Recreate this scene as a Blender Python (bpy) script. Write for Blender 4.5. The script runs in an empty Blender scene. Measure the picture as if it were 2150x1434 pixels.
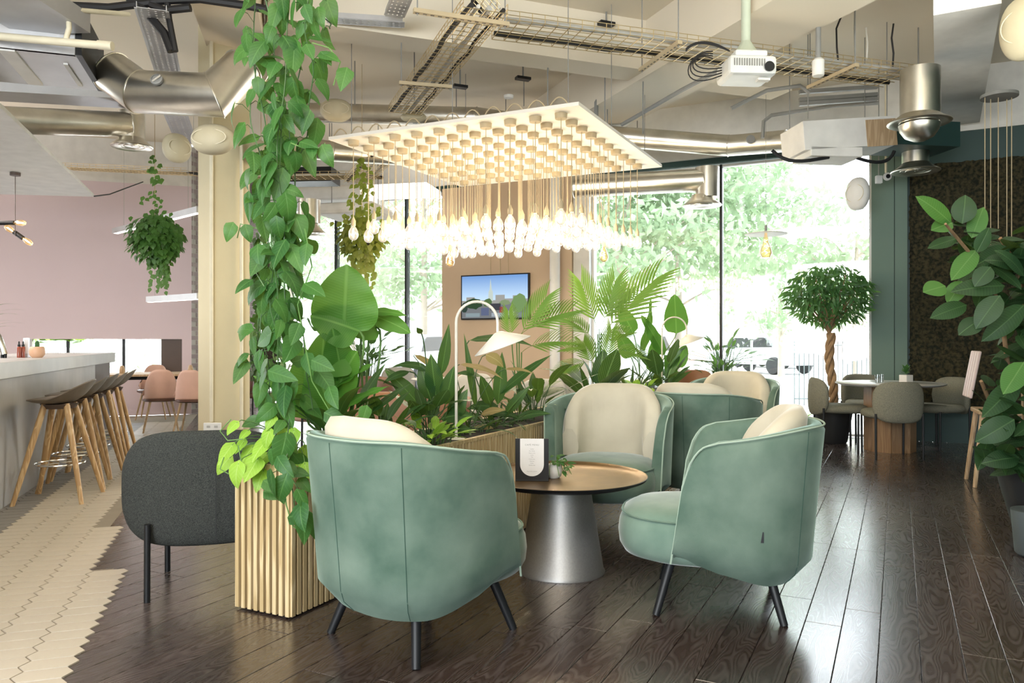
import bpy, math, random
from math import sin, cos, pi, radians as R, sqrt, atan2, exp
from mathutils import Vector as V, Matrix, Euler
random.seed(7)
S = bpy.context.scene
C = S.collection
# ---------------------------------------------------------------- camera
CX, HY, FL, HC = 1075.0, 714.0, 1621.0, 1.22          # centre column, horizon row, focal length (px of 2150), eye height (m)
cd = bpy.data.cameras.new('camera'); cam = bpy.data.objects.new('camera', cd); C.objects.link(cam)
cam.location = (0, 0, HC); cam.rotation_euler = (pi/2, 0, 0)
cd.sensor_width = 36; cd.lens = 36*FL/2150; cd.shift_y = -3/2150; cd.clip_end = 300; cd.clip_start = .02
S.camera = cam
# ---------------------------------------------------------------- world, sun, exposure
wd = bpy.data.worlds.new('world'); S.world = wd; wd.use_nodes = True
bg = wd.node_tree.nodes['Background']; bg.inputs[0].default_value = (.86, .94, 1, 1); bg.inputs[1].default_value = 6.5
sd = bpy.data.lights.new('sun', 'SUN'); so = bpy.data.objects.new('sun', sd); C.objects.link(so)
sd.energy = 4; sd.angle = R(3); sd.color = (1, .95, .86); so.rotation_euler = (R(38), 0, R(205))
so.location = (0, 20, 20)
def area(name, loc, rot, sx, sy, e, col):
    l = bpy.data.lights.new(name, 'AREA'); l.shape = 'RECTANGLE'; l.size = sx; l.size_y = sy; l.energy = e; l.color = col
    o = bpy.data.objects.new(name, l); C.objects.link(o); o.location = loc; o.rotation_euler = rot
    return o
area('window_daylight_behind', (-2.2, -3.2, 2.3), (R(-100), 0, R(-160+180)), 5, 2.6, 150, (.92, .96, 1)).rotation_euler = (R(82), 0, R(-12))  # fill lamp added behind the camera to strengthen daylight on the near surfaces
area('ceiling_lamp_bank', (-1.0, 1.2, 4.0), (0, 0, 0), 3.5, 2.0, 70, (1, .86, .68))  # unseen warm fill added overhead, no real fitting here
area('bar_lamp_bank', (-6.0, 7.0, 2.92), (0, 0, R(20)), 1.5, 4.0, 90, (1, .88, .80))  # added fill out of view, brightens the bar and mauve wall
area('uplighter_behind', (-.5, -1.8, 2.5), (R(150), 0, 0), 4, 1.2, 110, (1, .84, .64))  # added upward fill behind the camera, warms and lifts the ceiling
area('uplighter_right', (3.6, 3.2, 2.4), (R(180), 0, 0), 2.0, 2.0, 150, (.95, .95, .85))  # unseen fill added to brighten the ceiling at the right
area('uplighter_bar', (-7.5, 8.0, 2.9), (R(180), 0, R(20)), 1.0, 5.0, 60, (1, .92, .88))  # added off-frame fill aimed up at the ceiling over the bar
vs = S.view_settings
vs.view_transform = 'Standard'; vs.look = 'None'; vs.gamma = 1.0; vs.use_curve_mapping = False; vs.exposure = 0.66
try:
    S.cycles.max_bounces = 8; S.cycles.diffuse_bounces = 4; S.cycles.glossy_bounces = 4; S.cycles.transparent_max_bounces = 16
    S.cycles.transmission_bounces = 4; S.cycles.sample_clamp_indirect = 6; S.cycles.use_denoising = True
    S.cycles.caustics_reflective = False; S.cycles.caustics_refractive = False
except Exception: pass
# ---------------------------------------------------------------- places: a pixel ray meets a height / a depth / a wall plane
A = (sin(R(26.6)), cos(R(26.6))); Bv = (-cos(R(26.6)), sin(R(26.6)))         # room grid: u along the floorboards, v to the left
W = (sin(R(-18.4)), cos(R(-18.4))); Rr = (cos(R(18.4)), sin(R(18.4)))        # diagonal grid of bar and ceiling: w away, r right
def G(px, py, z=0.0):
    d = FL*(HC-z)/(py-HY); return V(((px-CX)/FL*d, d, z))
def D(px, py, d): return V(((px-CX)/FL*d, d, HC-(py-HY)/FL*d))
def U(px, py, u):
    k = (px-CX)/FL; d = u/(k*A[0]+A[1]); return D(px, py, d)
def Wp(px, py, w):
    k = (px-CX)/FL; d = w/(k*W[0]+W[1]); return D(px, py, d)
def uv(u, v, z=0.0): return V((A[0]*u+Bv[0]*v, A[1]*u+Bv[1]*v, z))
def wr(w, r, z=0.0): return V((W[0]*w+Rr[0]*r, W[1]*w+Rr[1]*r, z))
ANG_A = -R(26.6)      # rotation_z that turns local +Y into A
ANG_W = R(18.4)       # rotation_z that turns local +Y into W
UWALL = 10.6
WPINK = 13.77
# ---------------------------------------------------------------- materials
def nodes(m): return m.node_tree.nodes, m.node_tree.links
def M(name, col, rough=.6, metal=0, col2=None, ns=6, bump=0, bs=80, sheen=0, spec=.5, coat=0, stretch=(1,1,1), emit=0, contrast=1.0, alpha=None, trans=0, coord='Object'):
    m = bpy.data.materials.new(name); m.use_nodes = True; n, l = nodes(m); b = n['Principled BSDF']
    b.inputs['Base Color'].default_value = (*col, 1); b.inputs['Roughness'].default_value = rough; b.inputs['Metallic'].default_value = metal
    b.inputs['Specular IOR Level'].default_value = spec
    if sheen: b.inputs['Sheen Weight'].default_value = sheen; b.inputs['Sheen Roughness'].default_value = .35
    if coat: b.inputs['Coat Weight'].default_value = coat; b.inputs['Coat Roughness'].default_value = .15
    if trans: b.inputs['Transmission Weight'].default_value = trans
    tc = n.new('ShaderNodeTexCoord'); mp = n.new('ShaderNodeMapping'); mp.inputs['Scale'].default_value = stretch
    l.new(tc.outputs[coord], mp.inputs['Vector'])
    nz = n.new('ShaderNodeTexNoise'); nz.inputs['Scale'].default_value = ns; nz.inputs['Detail'].default_value = 5
    l.new(mp.outputs[0], nz.inputs['Vector'])
    c2 = col2 if col2 else tuple(c*.86 for c in col)
    rp = n.new('ShaderNodeValToRGB'); e = rp.color_ramp.elements
    e[0].position = .5-.22/contrast; e[1].position = .5+.22/contrast
    e[0].color = (*c2, 1); e[1].color = (*col, 1)
    l.new(nz.outputs['Fac'], rp.inputs[0]); l.new(rp.outputs[0], b.inputs['Base Color'])
    if bump:
        nb = n.new('ShaderNodeTexNoise'); nb.inputs['Scale'].default_value = bs; nb.inputs['Detail'].default_value = 3
        l.new(mp.outputs[0], nb.inputs['Vector'])
        bp = n.new('ShaderNodeBump'); bp.inputs['Strength'].default_value = bump; bp.inputs['Distance'].default_value = .01
        l.new(nb.outputs['Fac'], bp.inputs['Height']); l.new(bp.outputs[0], b.inputs['Normal'])
    if emit: b.inputs['Emission Color'].default_value = (*col, 1); b.inputs['Emission Strength'].default_value = emit
    return m
def wood(name, c1, c2, rough=.5, sc=14, stretch=(1, .08, 1)):
    m = bpy.data.materials.new(name); m.use_nodes = True; n, l = nodes(m); b = n['Principled BSDF']; b.inputs['Roughness'].default_value = rough
    tc = n.new('ShaderNodeTexCoord'); oi = n.new('ShaderNodeObjectInfo'); ad = n.new('ShaderNodeVectorMath'); ad.operation = 'ADD'
    ml = n.new('ShaderNodeMath'); ml.operation = 'MULTIPLY'; ml.inputs[1].default_value = 37
    l.new(oi.outputs['Random'], ml.inputs[0]); l.new(tc.outputs['Object'], ad.inputs[0]); l.new(ml.outputs[0], ad.inputs[1])
    mp = n.new('ShaderNodeMapping'); mp.inputs['Scale'].default_value = stretch; l.new(ad.outputs[0], mp.inputs[0])
    nz = n.new('ShaderNodeTexNoise'); nz.inputs['Scale'].default_value = sc; nz.inputs['Detail'].default_value = 2; l.new(mp.outputs[0], nz.inputs[0])
    k = n.new('ShaderNodeMath'); k.operation = 'MULTIPLY'; k.inputs[1].default_value = 55; l.new(nz.outputs['Fac'], k.inputs[0])
    sn = n.new('ShaderNodeMath'); sn.operation = 'SINE'; l.new(k.outputs[0], sn.inputs[0])
    rp = n.new('ShaderNodeValToRGB'); e = rp.color_ramp.elements; e[0].position = .1; e[1].position = 1; e[0].color = (*c1, 1); e[1].color = (*c2, 1)
    l.new(sn.outputs[0], rp.inputs[0]); l.new(rp.outputs[0], b.inputs['Base Color'])
    return m
def plankmat():
    m = bpy.data.materials.new('dark_oak_floor'); m.use_nodes = True; n, l = nodes(m); b = n['Principled BSDF']
    tc = n.new('ShaderNodeTexCoord'); oi = n.new('ShaderNodeObjectInfo'); ad = n.new('ShaderNodeVectorMath'); ad.operation = 'ADD'
    ml = n.new('ShaderNodeMath'); ml.operation = 'MULTIPLY'; ml.inputs[1].default_value = 91
    l.new(oi.outputs['Random'], ml.inputs[0]); l.new(tc.outputs['Object'], ad.inputs[0]); l.new(ml.outputs[0], ad.inputs[1])
    mp = n.new('ShaderNodeMapping'); mp.inputs['Scale'].default_value = (1, .17, 1); l.new(ad.outputs[0], mp.inputs[0])
    nz = n.new('ShaderNodeTexNoise'); nz.inputs['Scale'].default_value = 6.5; nz.inputs['Detail'].default_value = 2.0; nz.inputs['Distortion'].default_value = .2
    l.new(mp.outputs[0], nz.inputs[0])
    k = n.new('ShaderNodeMath'); k.operation = 'MULTIPLY'; k.inputs[1].default_value = 175; l.new(nz.outputs['Fac'], k.inputs[0])
    sn = n.new('ShaderNodeMath'); sn.operation = 'SINE'; l.new(k.outputs[0], sn.inputs[0])
    fine = n.new('ShaderNodeTexNoise'); fine.inputs['Scale'].default_value = 60; fine.inputs['Detail'].default_value = 3; l.new(mp.outputs[0], fine.inputs[0])
    rp = n.new('ShaderNodeValToRGB'); e = rp.color_ramp.elements; e[0].position = .25; e[1].position = .95
    e[0].color = (.042, .028, .025, 1); e[1].color = (.082, .066, .062, 1)
    mu = n.new('ShaderNodeMath'); mu.operation = 'MULTIPLY'; l.new(sn.outputs[0], mu.inputs[0])
    big = n.new('ShaderNodeMath'); big.operation = 'MULTIPLY_ADD'; big.inputs[1].default_value = 1.5; big.inputs[2].default_value = .1
    l.new(fine.outputs['Fac'], big.inputs[0]); l.new(big.outputs[0], mu.inputs[1])
    l.new(mu.outputs[0], rp.inputs[0])
    hs = n.new('ShaderNodeHueSaturation'); l.new(rp.outputs[0], hs.inputs['Color'])
    mr = n.new('ShaderNodeMapRange'); mr.inputs[3].default_value = .75; mr.inputs[4].default_value = 1.25; l.new(oi.outputs['Random'], mr.inputs[0]); l.new(mr.outputs[0], hs.inputs['Value'])
    l.new(hs.outputs[0], b.inputs['Base Color'])
    r2 = n.new('ShaderNodeMapRange'); r2.inputs[1].default_value = -1; r2.inputs[3].default_value = .26; r2.inputs[4].default_value = .31
    l.new(sn.outputs[0], r2.inputs[0]); l.new(r2.outputs[0], b.inputs['Roughness'])
    bp = n.new('ShaderNodeBump'); bp.inputs['Strength'].default_value = .02; bp.inputs['Distance'].default_value = .0002
    l.new(mu.outputs[0], bp.inputs['Height']); l.new(bp.outputs[0], b.inputs['Normal'])
    b.inputs['Specular IOR Level'].default_value = .8; b.inputs['Coat Weight'].default_value = .8; b.inputs['Coat Roughness'].default_value = .20
    return m
def leafmat(name, c1, c2, vein, rough=.38, tr=.30, nveins=14, slant=5.0, tt=(.45,.75,.12)):
    m = bpy.data.materials.new(name); m.use_nodes = True; n, l = nodes(m); b = n['Principled BSDF']; out = n['Material Output']
    b.inputs['Roughness'].default_value = rough+.06; b.inputs['Specular IOR Level'].default_value = .38
    uvn = n.new('ShaderNodeUVMap'); uvn.uv_map = 'UVMap'; sx = n.new('ShaderNodeSeparateXYZ'); l.new(uvn.outputs[0], sx.inputs[0])
    a = n.new('ShaderNodeMath'); a.operation = 'SUBTRACT'; a.inputs[1].default_value = .5; l.new(sx.outputs[0], a.inputs[0])
    ab = n.new('ShaderNodeMath'); ab.operation = 'ABSOLUTE'; l.new(a.outputs[0], ab.inputs[0])
    mid = n.new('ShaderNodeMapRange'); mid.inputs[1].default_value = .012; mid.inputs[2].default_value = .035; mid.inputs[3].default_value = 1; mid.inputs[4].default_value = 0
    l.new(ab.outputs[0], mid.inputs[0])
    s1 = n.new('ShaderNodeMath'); s1.operation = 'MULTIPLY'; s1.inputs[1].default_value = -slant; l.new(ab.outputs[0], s1.inputs[0])
    s2 = n.new('ShaderNodeMath'); s2.operation = 'MULTIPLY_ADD'; s2.inputs[1].default_value = nveins; l.new(sx.outputs[1], s2.inputs[0]); l.new(s1.outputs[0], s2.inputs[2])
    s3 = n.new('ShaderNodeMath'); s3.operation = 'PINGPONG'; s3.inputs[1].default_value = .5; l.new(s2.outputs[0], s3.inputs[0])
    s4 = n.new('ShaderNodeMapRange'); s4.inputs[1].default_value = .03; s4.inputs[2].default_value = .12; s4.inputs[3].default_value = .45; s4.inputs[4].default_value = 0
    l.new(s3.outputs[0], s4.inputs[0])
    mx = n.new('ShaderNodeMath'); mx.operation = 'MAXIMUM'; l.new(mid.outputs[0], mx.inputs[0]); l.new(s4.outputs[0], mx.inputs[1])
    oi = n.new('ShaderNodeObjectInfo'); tc = n.new('ShaderNodeTexCoord'); nz = n.new('ShaderNodeTexNoise'); nz.inputs['Scale'].default_value = 5; l.new(tc.outputs['Object'], nz.inputs[0])
    av = n.new('ShaderNodeMath'); av.operation = 'ADD'; l.new(oi.outputs['Random'], av.inputs[0]); l.new(nz.outputs['Fac'], av.inputs[1])
    hf = n.new('ShaderNodeMath'); hf.operation = 'MULTIPLY'; hf.inputs[1].default_value = .5; l.new(av.outputs[0], hf.inputs[0])
    c = n.new('ShaderNodeMix'); c.data_type = 'RGBA'; c.inputs[6].default_value = (*c1, 1); c.inputs[7].default_value = (*c2, 1); l.new(hf.outputs[0], c.inputs[0])
    cv = n.new('ShaderNodeMix'); cv.data_type = 'RGBA'; cv.inputs[7].default_value = (*vein, 1); l.new(c.outputs[2], cv.inputs[6]); l.new(mx.outputs[0], cv.inputs[0])
    l.new(cv.outputs[2], b.inputs['Base Color'])
    bp = n.new('ShaderNodeBump'); bp.inputs['Strength'].default_value = .4; bp.inputs['Distance'].default_value = .002; l.new(mx.outputs[0], bp.inputs['Height']); l.new(bp.outputs[0], b.inputs['Normal'])
    t = n.new('ShaderNodeBsdfTranslucent'); bt = n.new('ShaderNodeMix'); bt.data_type = 'RGBA'; bt.inputs[0].default_value = .5
    bt.inputs[7].default_value = (*tt, 1); l.new(cv.outputs[2], bt.inputs[6]); l.new(bt.outputs[2], t.inputs[0])
    ms = n.new('ShaderNodeMixShader'); ms.inputs[0].default_value = tr; l.new(b.outputs[0], ms.inputs[1]); l.new(t.outputs[0], ms.inputs[2]); l.new(ms.outputs[0], out.inputs[0])
    return m
def glassmat(name, col=(1,1,1), tf=.93, rough=.02, glow=None, gs=0):
    m = bpy.data.materials.new(name); m.use_nodes = True; n, l = nodes(m); n.remove(n['Principled BSDF']); out = n['Material Output']
    t = n.new('ShaderNodeBsdfTransparent'); t.inputs[0].default_value = (*col, 1); g = n.new('ShaderNodeBsdfGlossy'); g.inputs[1].default_value = rough
    lw = n.new('ShaderNodeLayerWeight'); lw.inputs[0].default_value = .25; mr = n.new('ShaderNodeMapRange'); mr.inputs[3].default_value = 1-tf; mr.inputs[4].default_value = .75
    l.new(lw.outputs['Fresnel'], mr.inputs[0]); ms = n.new('ShaderNodeMixShader'); l.new(mr.outputs[0], ms.inputs[0]); l.new(t.outputs[0], ms.inputs[1]); l.new(g.outputs[0], ms.inputs[2])
    last = ms
    if glow:
        e = n.new('ShaderNodeEmission'); e.inputs[0].default_value = (*glow, 1); e.inputs[1].default_value = gs
        a = n.new('ShaderNodeAddShader'); l.new(ms.outputs[0], a.inputs[0]); l.new(e.outputs[0], a.inputs[1]); last = a
    l.new(last.outputs[0], out.inputs[0]); return m
def emis(name, col, s):
    m = bpy.data.materials.new(name); m.use_nodes = True; n, l = nodes(m); n.remove(n['Principled BSDF'])
    e = n.new('ShaderNodeEmission'); e.inputs[0].default_value = (*col, 1); e.inputs[1].default_value = s; l.new(e.outputs[0], n['Material Output'].inputs[0]); return m
def brushed(name, col, rough=.3, stretch=(1, 1, 40), bump=.05):
    return M(name, col, rough=rough, metal=1, ns=8, bump=bump, bs=40, stretch=stretch)
m_ceil = M('ceiling_paint', (.77,.70,.58), .9, bump=.05, bs=40, ns=.8, col2=(.72,.65,.53))
m_white = M('white_paint', (.78,.77,.74), .7, bump=.03, bs=60)
m_column = M('ochre_plaster', (.62,.55,.36), .75, bump=.05, bs=90, ns=2)
m_pinkw = M('mauve_wall_paint', (.70,.585,.62), .85, bump=.04, bs=60, ns=1, col2=(.67,.555,.59))
m_tanw = M('tan_wall_paint', (.58,.44,.31), .85, bump=.04, bs=60, ns=1)
m_greenw = M('green_wall_paint', (.135,.205,.17), .7, bump=.04, bs=60, ns=1)
m_dgreenw = M('dark_green_paint', (.018,.055,.052), .55, bump=.03, bs=60, ns=1)
m_moss = M('moss_panel', (.050,.042,.018), 1, ns=26, col2=(.008,.010,.005), bump=1, bs=60, contrast=1.8)
m_slabf = M('floor_base', (.03,.02,.02), .6)
m_plank = plankmat()
m_tile = M('cream_tile', (.57,.52,.44), .42, ns=3, col2=(.51,.45,.37), bump=.05, bs=30)
m_tileg = M('grey_tile', (.27,.255,.24), .5, ns=3, col2=(.20,.19,.18), bump=.05, bs=30)
m_grout = M('grout', (.30,.26,.21), .9)
m_conc = M('grey_concrete', (.42,.415,.41), .45, ns=3, col2=(.30,.29,.29), bump=.05, bs=40, stretch=(1,1,.5))
m_umber = M('umber_panel', (.085,.055,.042), .5)
m_velvet = M('green_velvet', (.170,.235,.190), .85, ns=4.2, col2=(.060,.110,.083), bump=.08, bs=300, sheen=.5, spec=.2, contrast=1.0)
m_velvet.node_tree.nodes['Principled BSDF'].inputs['Sheen Tint'].default_value = (.72,.95,.86,1)
m_seat = M('grey_green_velvet', (.20,.28,.23), .85, ns=5, col2=(.11,.18,.145), bump=.06, bs=300, sheen=.5, spec=.2)
m_cream = M('cream_velvet', (.56,.52,.42), .85, ns=5, col2=(.47,.43,.34), bump=.08, bs=250, sheen=.5, spec=.2)
m_piping = M('piping_green', (.34,.44,.36), .7)
m_seam = M('dark_seam', (.03,.08,.06), .9)
m_black = M('black_metal', (.010,.011,.013), .45, metal=0, spec=.35)
m_char = M('charcoal_weave', (.085,.09,.085), .95, ns=260, col2=(.018,.022,.022), bump=.6, bs=420, spec=.15)
m_boucle = M('sage_boucle', (.30,.285,.22), .95, ns=160, col2=(.15,.155,.125), bump=.7, bs=260, spec=.15)
m_oak = wood('pale_oak', (.50,.37,.19), (.68,.54,.32), .5, 10, (1.2,1.2,.08))
m_oakd = wood('oak_backing', (.09,.05,.025), (.14,.08,.04), .7, 10, (1.2,1.2,.08))
m_stool = wood('golden_oak', (.48,.30,.14), (.64,.45,.24), .42, 8, (1.5,1.5,.12))
m_tan_w = wood('beech_wood', (.42,.29,.17), (.55,.40,.25), .45, 8, (1.5,1.5,.12))
m_stoolseat = M('taupe_leather', (.20,.16,.12), .42, ns=9, col2=(.12,.09,.065), bump=.1, bs=200)
m_pinkchair = M('blush_shell', (.68,.43,.34), .55)
m_brownl = M('brown_leather', (.12,.055,.035), .45)
m_tanl = M('tan_leather', (.33,.15,.075), .5, bump=.1, bs=120)
m_greyf = M('light_grey_fabric', (.48,.47,.44), .9, bump=.3, bs=300)
m_bronze = M('bronze_tray', (.21,.13,.055), .36, metal=.7, ns=7, col2=(.12,.075,.035), bump=.02, bs=200)
m_silver = M('satin_silver', (.42,.41,.40), .46, metal=.85, ns=120, bump=.05, bs=300)
m_duct = M('galvanised_duct', (.78,.74,.66), .31, metal=1, ns=5, col2=(.60,.57,.50), bump=.04, bs=6)
m_steel = M('chrome', (.8,.8,.8), .12, metal=1)
m_zinc = M('zinc_panel', (.52,.52,.53), .45, metal=.6, ns=5, bump=.05, bs=20)
m_gold = M('brass_mesh', (.72,.58,.34), .35, metal=.85)
m_pvc = M('cream_conduit', (.72,.66,.50), .5)
m_creamp = M('cream_plastic', (.55,.49,.34), .55)
m_lampw = M('warm_white_metal', (.74,.71,.64), .45)
m_cordc = M('cream_cord', (.52,.42,.27), .75)
m_panel = M('cream_panel', (.84,.80,.73), .6, ns=2, col2=(.82,.78,.71))
m_cable = M('black_cable', (.012,.011,.012), .6)
m_cablew = M('white_cable', (.68,.66,.60), .6)
m_projector = M('projector_shell', (.74,.75,.73), .4)
m_grey = M('mid_grey_plastic', (.26,.26,.25), .5)
m_soil = M('soil', (.02,.014,.01), 1, bump=1, bs=60)
m_potb = M('charcoal_pot', (.022,.024,.026), .5, bump=.1, bs=50)
m_potw = M('white_pot', (.75,.73,.70), .4)
m_potp = M('peach_pot', (.66,.40,.26), .45)
m_bark = M('ficus_bark', (.36,.23,.12), .8, bump=.5, bs=60, ns=14, col2=(.20,.12,.06))
m_bark2 = M('tree_bark', (.34,.29,.24), .9, bump=.6, bs=20, ns=6)
m_stem = M('green_stem', (.13,.26,.07), .5)
m_stemd = M('dark_green_stem', (.05,.12,.035), .5)
m_glass = glassmat('window_glass')
m_bulb = glassmat('bulb_glass', (1,.97,.92), .90, .03, glow=(1,.90,.74), gs=.24)
m_fil = emis('lit_filament', (1, .85, .62), 190)
m_fil2 = emis('amber_filament', (1, .70, .34), 9)
m_amber = glassmat('amber_bulb_glass', (1,.88,.66), .86, .03, glow=(1,.6,.25), gs=.10)
m_led = emis('led_strip', (1,.96,.9), 2.0)
m_pothos = leafmat('pothos_leaf', (.012,.070,.020), (.055,.180,.035), (.09,.22,.06), nveins=7, slant=5)
m_lime = leafmat('lime_leaf', (.21,.42,.035), (.34,.56,.07), (.40,.60,.14), nveins=6)
m_banana = leafmat('banana_leaf', (.035,.15,.018), (.075,.235,.025), (.13,.30,.06), nveins=26, slant=7, tr=.25)
m_lily = leafmat('lily_leaf', (.008,.042,.012), (.028,.105,.020), (.09,.20,.05), nveins=18, slant=9, tr=.18)
m_calath = leafmat('striped_leaf', (.014,.06,.018), (.035,.11,.03), (.17,.30,.13), nveins=11, slant=9, tr=.15)
m_palm = leafmat('palm_leaf', (.07,.19,.02), (.17,.30,.035), (.22,.36,.08), nveins=1, tr=.3)
m_strap = leafmat('strap_leaf', (.015,.055,.016), (.045,.12,.03), (.07,.15,.05), nveins=1, tr=.15)
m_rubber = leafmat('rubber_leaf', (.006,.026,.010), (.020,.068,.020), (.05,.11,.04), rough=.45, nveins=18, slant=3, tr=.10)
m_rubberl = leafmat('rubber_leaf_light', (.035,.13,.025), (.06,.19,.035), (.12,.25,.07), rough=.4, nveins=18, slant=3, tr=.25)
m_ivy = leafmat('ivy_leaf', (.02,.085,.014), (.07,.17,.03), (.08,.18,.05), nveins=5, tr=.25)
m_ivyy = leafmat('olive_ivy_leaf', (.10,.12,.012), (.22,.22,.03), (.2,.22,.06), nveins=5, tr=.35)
m_ficus = leafmat('ficus_leaf', (.025,.10,.035), (.07,.19,.06), (.09,.2,.07), nveins=1, tr=.25)
m_tree = leafmat('outdoor_leaf', (.18,.26,.16), (.31,.39,.27), (.26,.35,.22), nveins=1, tr=.5, rough=.6, tt=(.30,.44,.22))
m_tree2 = leafmat('outdoor_leaf_dark', (.15,.22,.13), (.26,.34,.22), (.22,.30,.19), nveins=1, tr=.45, rough=.6, tt=(.26,.38,.2))
m_pave = M('pale_paving', (.70,.69,.66), .9, ns=1.5)
m_brick = M('grey_purple_brick', (.36,.29,.28), .9, ns=4, col2=(.26,.21,.21), bump=.2, bs=60)
m_mortar = M('mortar', (.5,.47,.44), .95)
m_fence = M('fence_iron', (.10,.12,.12), .6)
# ---------------------------------------------------------------- mesh builder
class B:
    def __init__(s): s.v = []; s.f = []; s.uv = None; s.fuv = {}
    def add(s, vs, fs, uvs=None):
        o = len(s.v); s.v += [tuple(p) for p in vs]; s.f += [tuple(i+o for i in f) for f in fs]
        if uvs is not None:
            if s.uv is None: s.uv = {}
            for i, q in enumerate(uvs): s.uv[o+i] = q
        return s
    def box(s, c, d, rz=0, mat=None):
        x, y, z = d[0]/2, d[1]/2, d[2]/2
        vs = [V((a*x, b*y, e*z)) for a in (-1,1) for b in (-1,1) for e in (-1,1)]
        m = mat if mat is not None else Matrix.Rotation(rz, 4, 'Z')
        vs = [m @ p + V(c) for p in vs]
        return s.add(vs, [(0,1,3,2),(4,6,7,5),(0,4,5,1),(2,3,7,6),(0,2,6,4),(1,5,7,3)])
    def prism(s, pts, z0, z1):
        n = len(pts); vs = [(p[0], p[1], z0) for p in pts]+[(p[0], p[1], z1) for p in pts]
        return s.add(vs, [tuple(range(n))[::-1], tuple(range(n, 2*n))]+[(i, (i+1)%n, n+(i+1)%n, n+i) for i in range(n)])
    def tube(s, pts, r, n=8, cap=True, closed=False):
        pts = [V(p) for p in pts]; k = len(pts); rs = r if isinstance(r, (list, tuple)) else [r]*k
        up = V((0,0,1)); vs = []; prev = None
        for i, p in enumerate(pts):
            a = pts[(i-1)%k] if (i > 0 or closed) else p; b = pts[(i+1)%k] if (i < k-1 or closed) else p
            t = (b-a).normalized() if (b-a).length > 1e-9 else V((0,0,1))
            if prev is None:
                x = t.cross(up)
                if x.length < .05: x = t.cross(V((1,0,0)))
            else:
                x = prev - t*prev.dot(t)
                if x.length < 1e-5: x = t.cross(up) if t.cross(up).length > .05 else t.cross(V((1,0,0)))
            x.normalize(); prev = x; y = t.cross(x)
            for j in range(n):
                q = 2*pi*j/n; vs.append(p + (x*cos(q)+y*sin(q))*rs[i])
        fs = []
        for i in range(k if closed else k-1):
            for j in range(n):
                a = i*n+j; b_ = i*n+(j+1)%n; i2 = ((i+1)%k)*n
                fs.append((a, b_, i2+(j+1)%n, i2+j))
        if cap and not closed: fs += [tuple(range(n))[::-1], tuple(range((k-1)*n, k*n))]
        return s.add(vs, fs)
    def lathe(s, prof, n=32, c=(0,0,0), mat=None, caps=True):
        vs = []; k = len(prof)
        for (r, z) in prof:
            for j in range(n):
                q = 2*pi*j/n; p = V((max(r, 1e-4)*cos(q), max(r, 1e-4)*sin(q), z))
                if mat is not None: p = mat @ p
                vs.append(p+V(c))
        fs = [(i*n+j, i*n+(j+1)%n, (i+1)*n+(j+1)%n, (i+1)*n+j) for i in range(k-1) for j in range(n)]
        if caps and prof[0][0] > 0: fs.append(tuple(range(n))[::-1])
        if caps and prof[-1][0] > 0: fs.append(tuple(range((k-1)*n, k*n)))
        return s.add(vs, fs)
    def grid(s, fn, nu, nv, cu=False, cv=False, uvs=False):
        vs = [fn(i/(nu if cu else nu-1), j/(nv if cv else nv-1)) for i in range(nu) for j in range(nv)]
        q = [(i/(nu-1), j/(nv-1)) for i in range(nu) for j in range(nv)] if uvs else None
        fs = [(i*nv+j, ((i+1)%nu)*nv+j, ((i+1)%nu)*nv+(j+1)%nv, i*nv+(j+1)%nv) for i in range(nu if cu else nu-1) for j in range(nv if cv else nv-1)]
        return s.add(vs, fs, q)
    def mesh(s, name, mat, smooth=True, ang=40):
        me = bpy.data.meshes.new(name); me.from_pydata(s.v, [], s.f); me.update()
        if s.uv is not None:
            ul = me.uv_layers.new(name='UVMap'); vi = [0]*len(me.loops); me.loops.foreach_get('vertex_index', vi)
            fl = []
            for i in vi: fl += list(s.uv.get(i, (0, 0)))
            ul.data.foreach_set('uv', fl)
        me.materials.append(mat)
        if smooth:
            me.shade_smooth()
            try: me.set_sharp_from_angle(angle=R(ang))
            except Exception: pass
        return me
    def link(s, name, mat, parent=None, world=False, smooth=True, bevel=0, ang=40):
        if world and parent is not None:
            inv = (Matrix.Translation(parent.location) @ parent.rotation_euler.to_matrix().to_4x4()).inverted()
            s.v = [tuple(inv @ V(p)) for p in s.v]
        o = bpy.data.objects.new(name, s.mesh(name, mat, smooth, ang)); C.objects.link(o)
        if parent is not None: o.parent = parent
        if bevel:
            b = o.modifiers.new('bevel', 'BEVEL'); b.width = bevel; b.segments = 2; b.limit_method = 'ANGLE'
        return o
def thing(name, label, cat, loc=(0,0,0), rz=0, group=None):
    o = bpy.data.objects.new(name, None); C.objects.link(o); o.location = V(loc); o.rotation_euler = (0,0,rz); o.empty_display_size = .1
    o['label'] = label; o['category'] = cat
    if group: o['group'] = group
    return o
def tag(o, label, cat, group=None, kind=None):
    o['label'] = label; o['category'] = cat
    if group: o['group'] = group
    if kind: o['kind'] = kind
    return o
def struct(o): o['kind'] = 'structure'; return o
KIDS = {}
def kids(o):
    return [c for c in bpy.data.objects if c.parent == o]
def snapshot(o): return (o, [snapshot(c) for c in kids(o)])
def copy_snap(sn, parent=None):
    o, ch = sn; c = o.copy(); C.objects.link(c)
    if parent is not None: c.parent = parent
    for k in ch: copy_snap(k, c)
    return c
def dup(sn, loc, rz, label, group=None):
    c = copy_snap(sn); c.location = V(loc); c.rotation_euler = (0,0,rz); c['label'] = label
    if group: c['group'] = group
    return c
def inst(name, me, parent, mat4):
    o = bpy.data.objects.new(name, me); C.objects.link(o)
    if parent is not None: o.parent = parent
    o.matrix_local = mat4; return o
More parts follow.
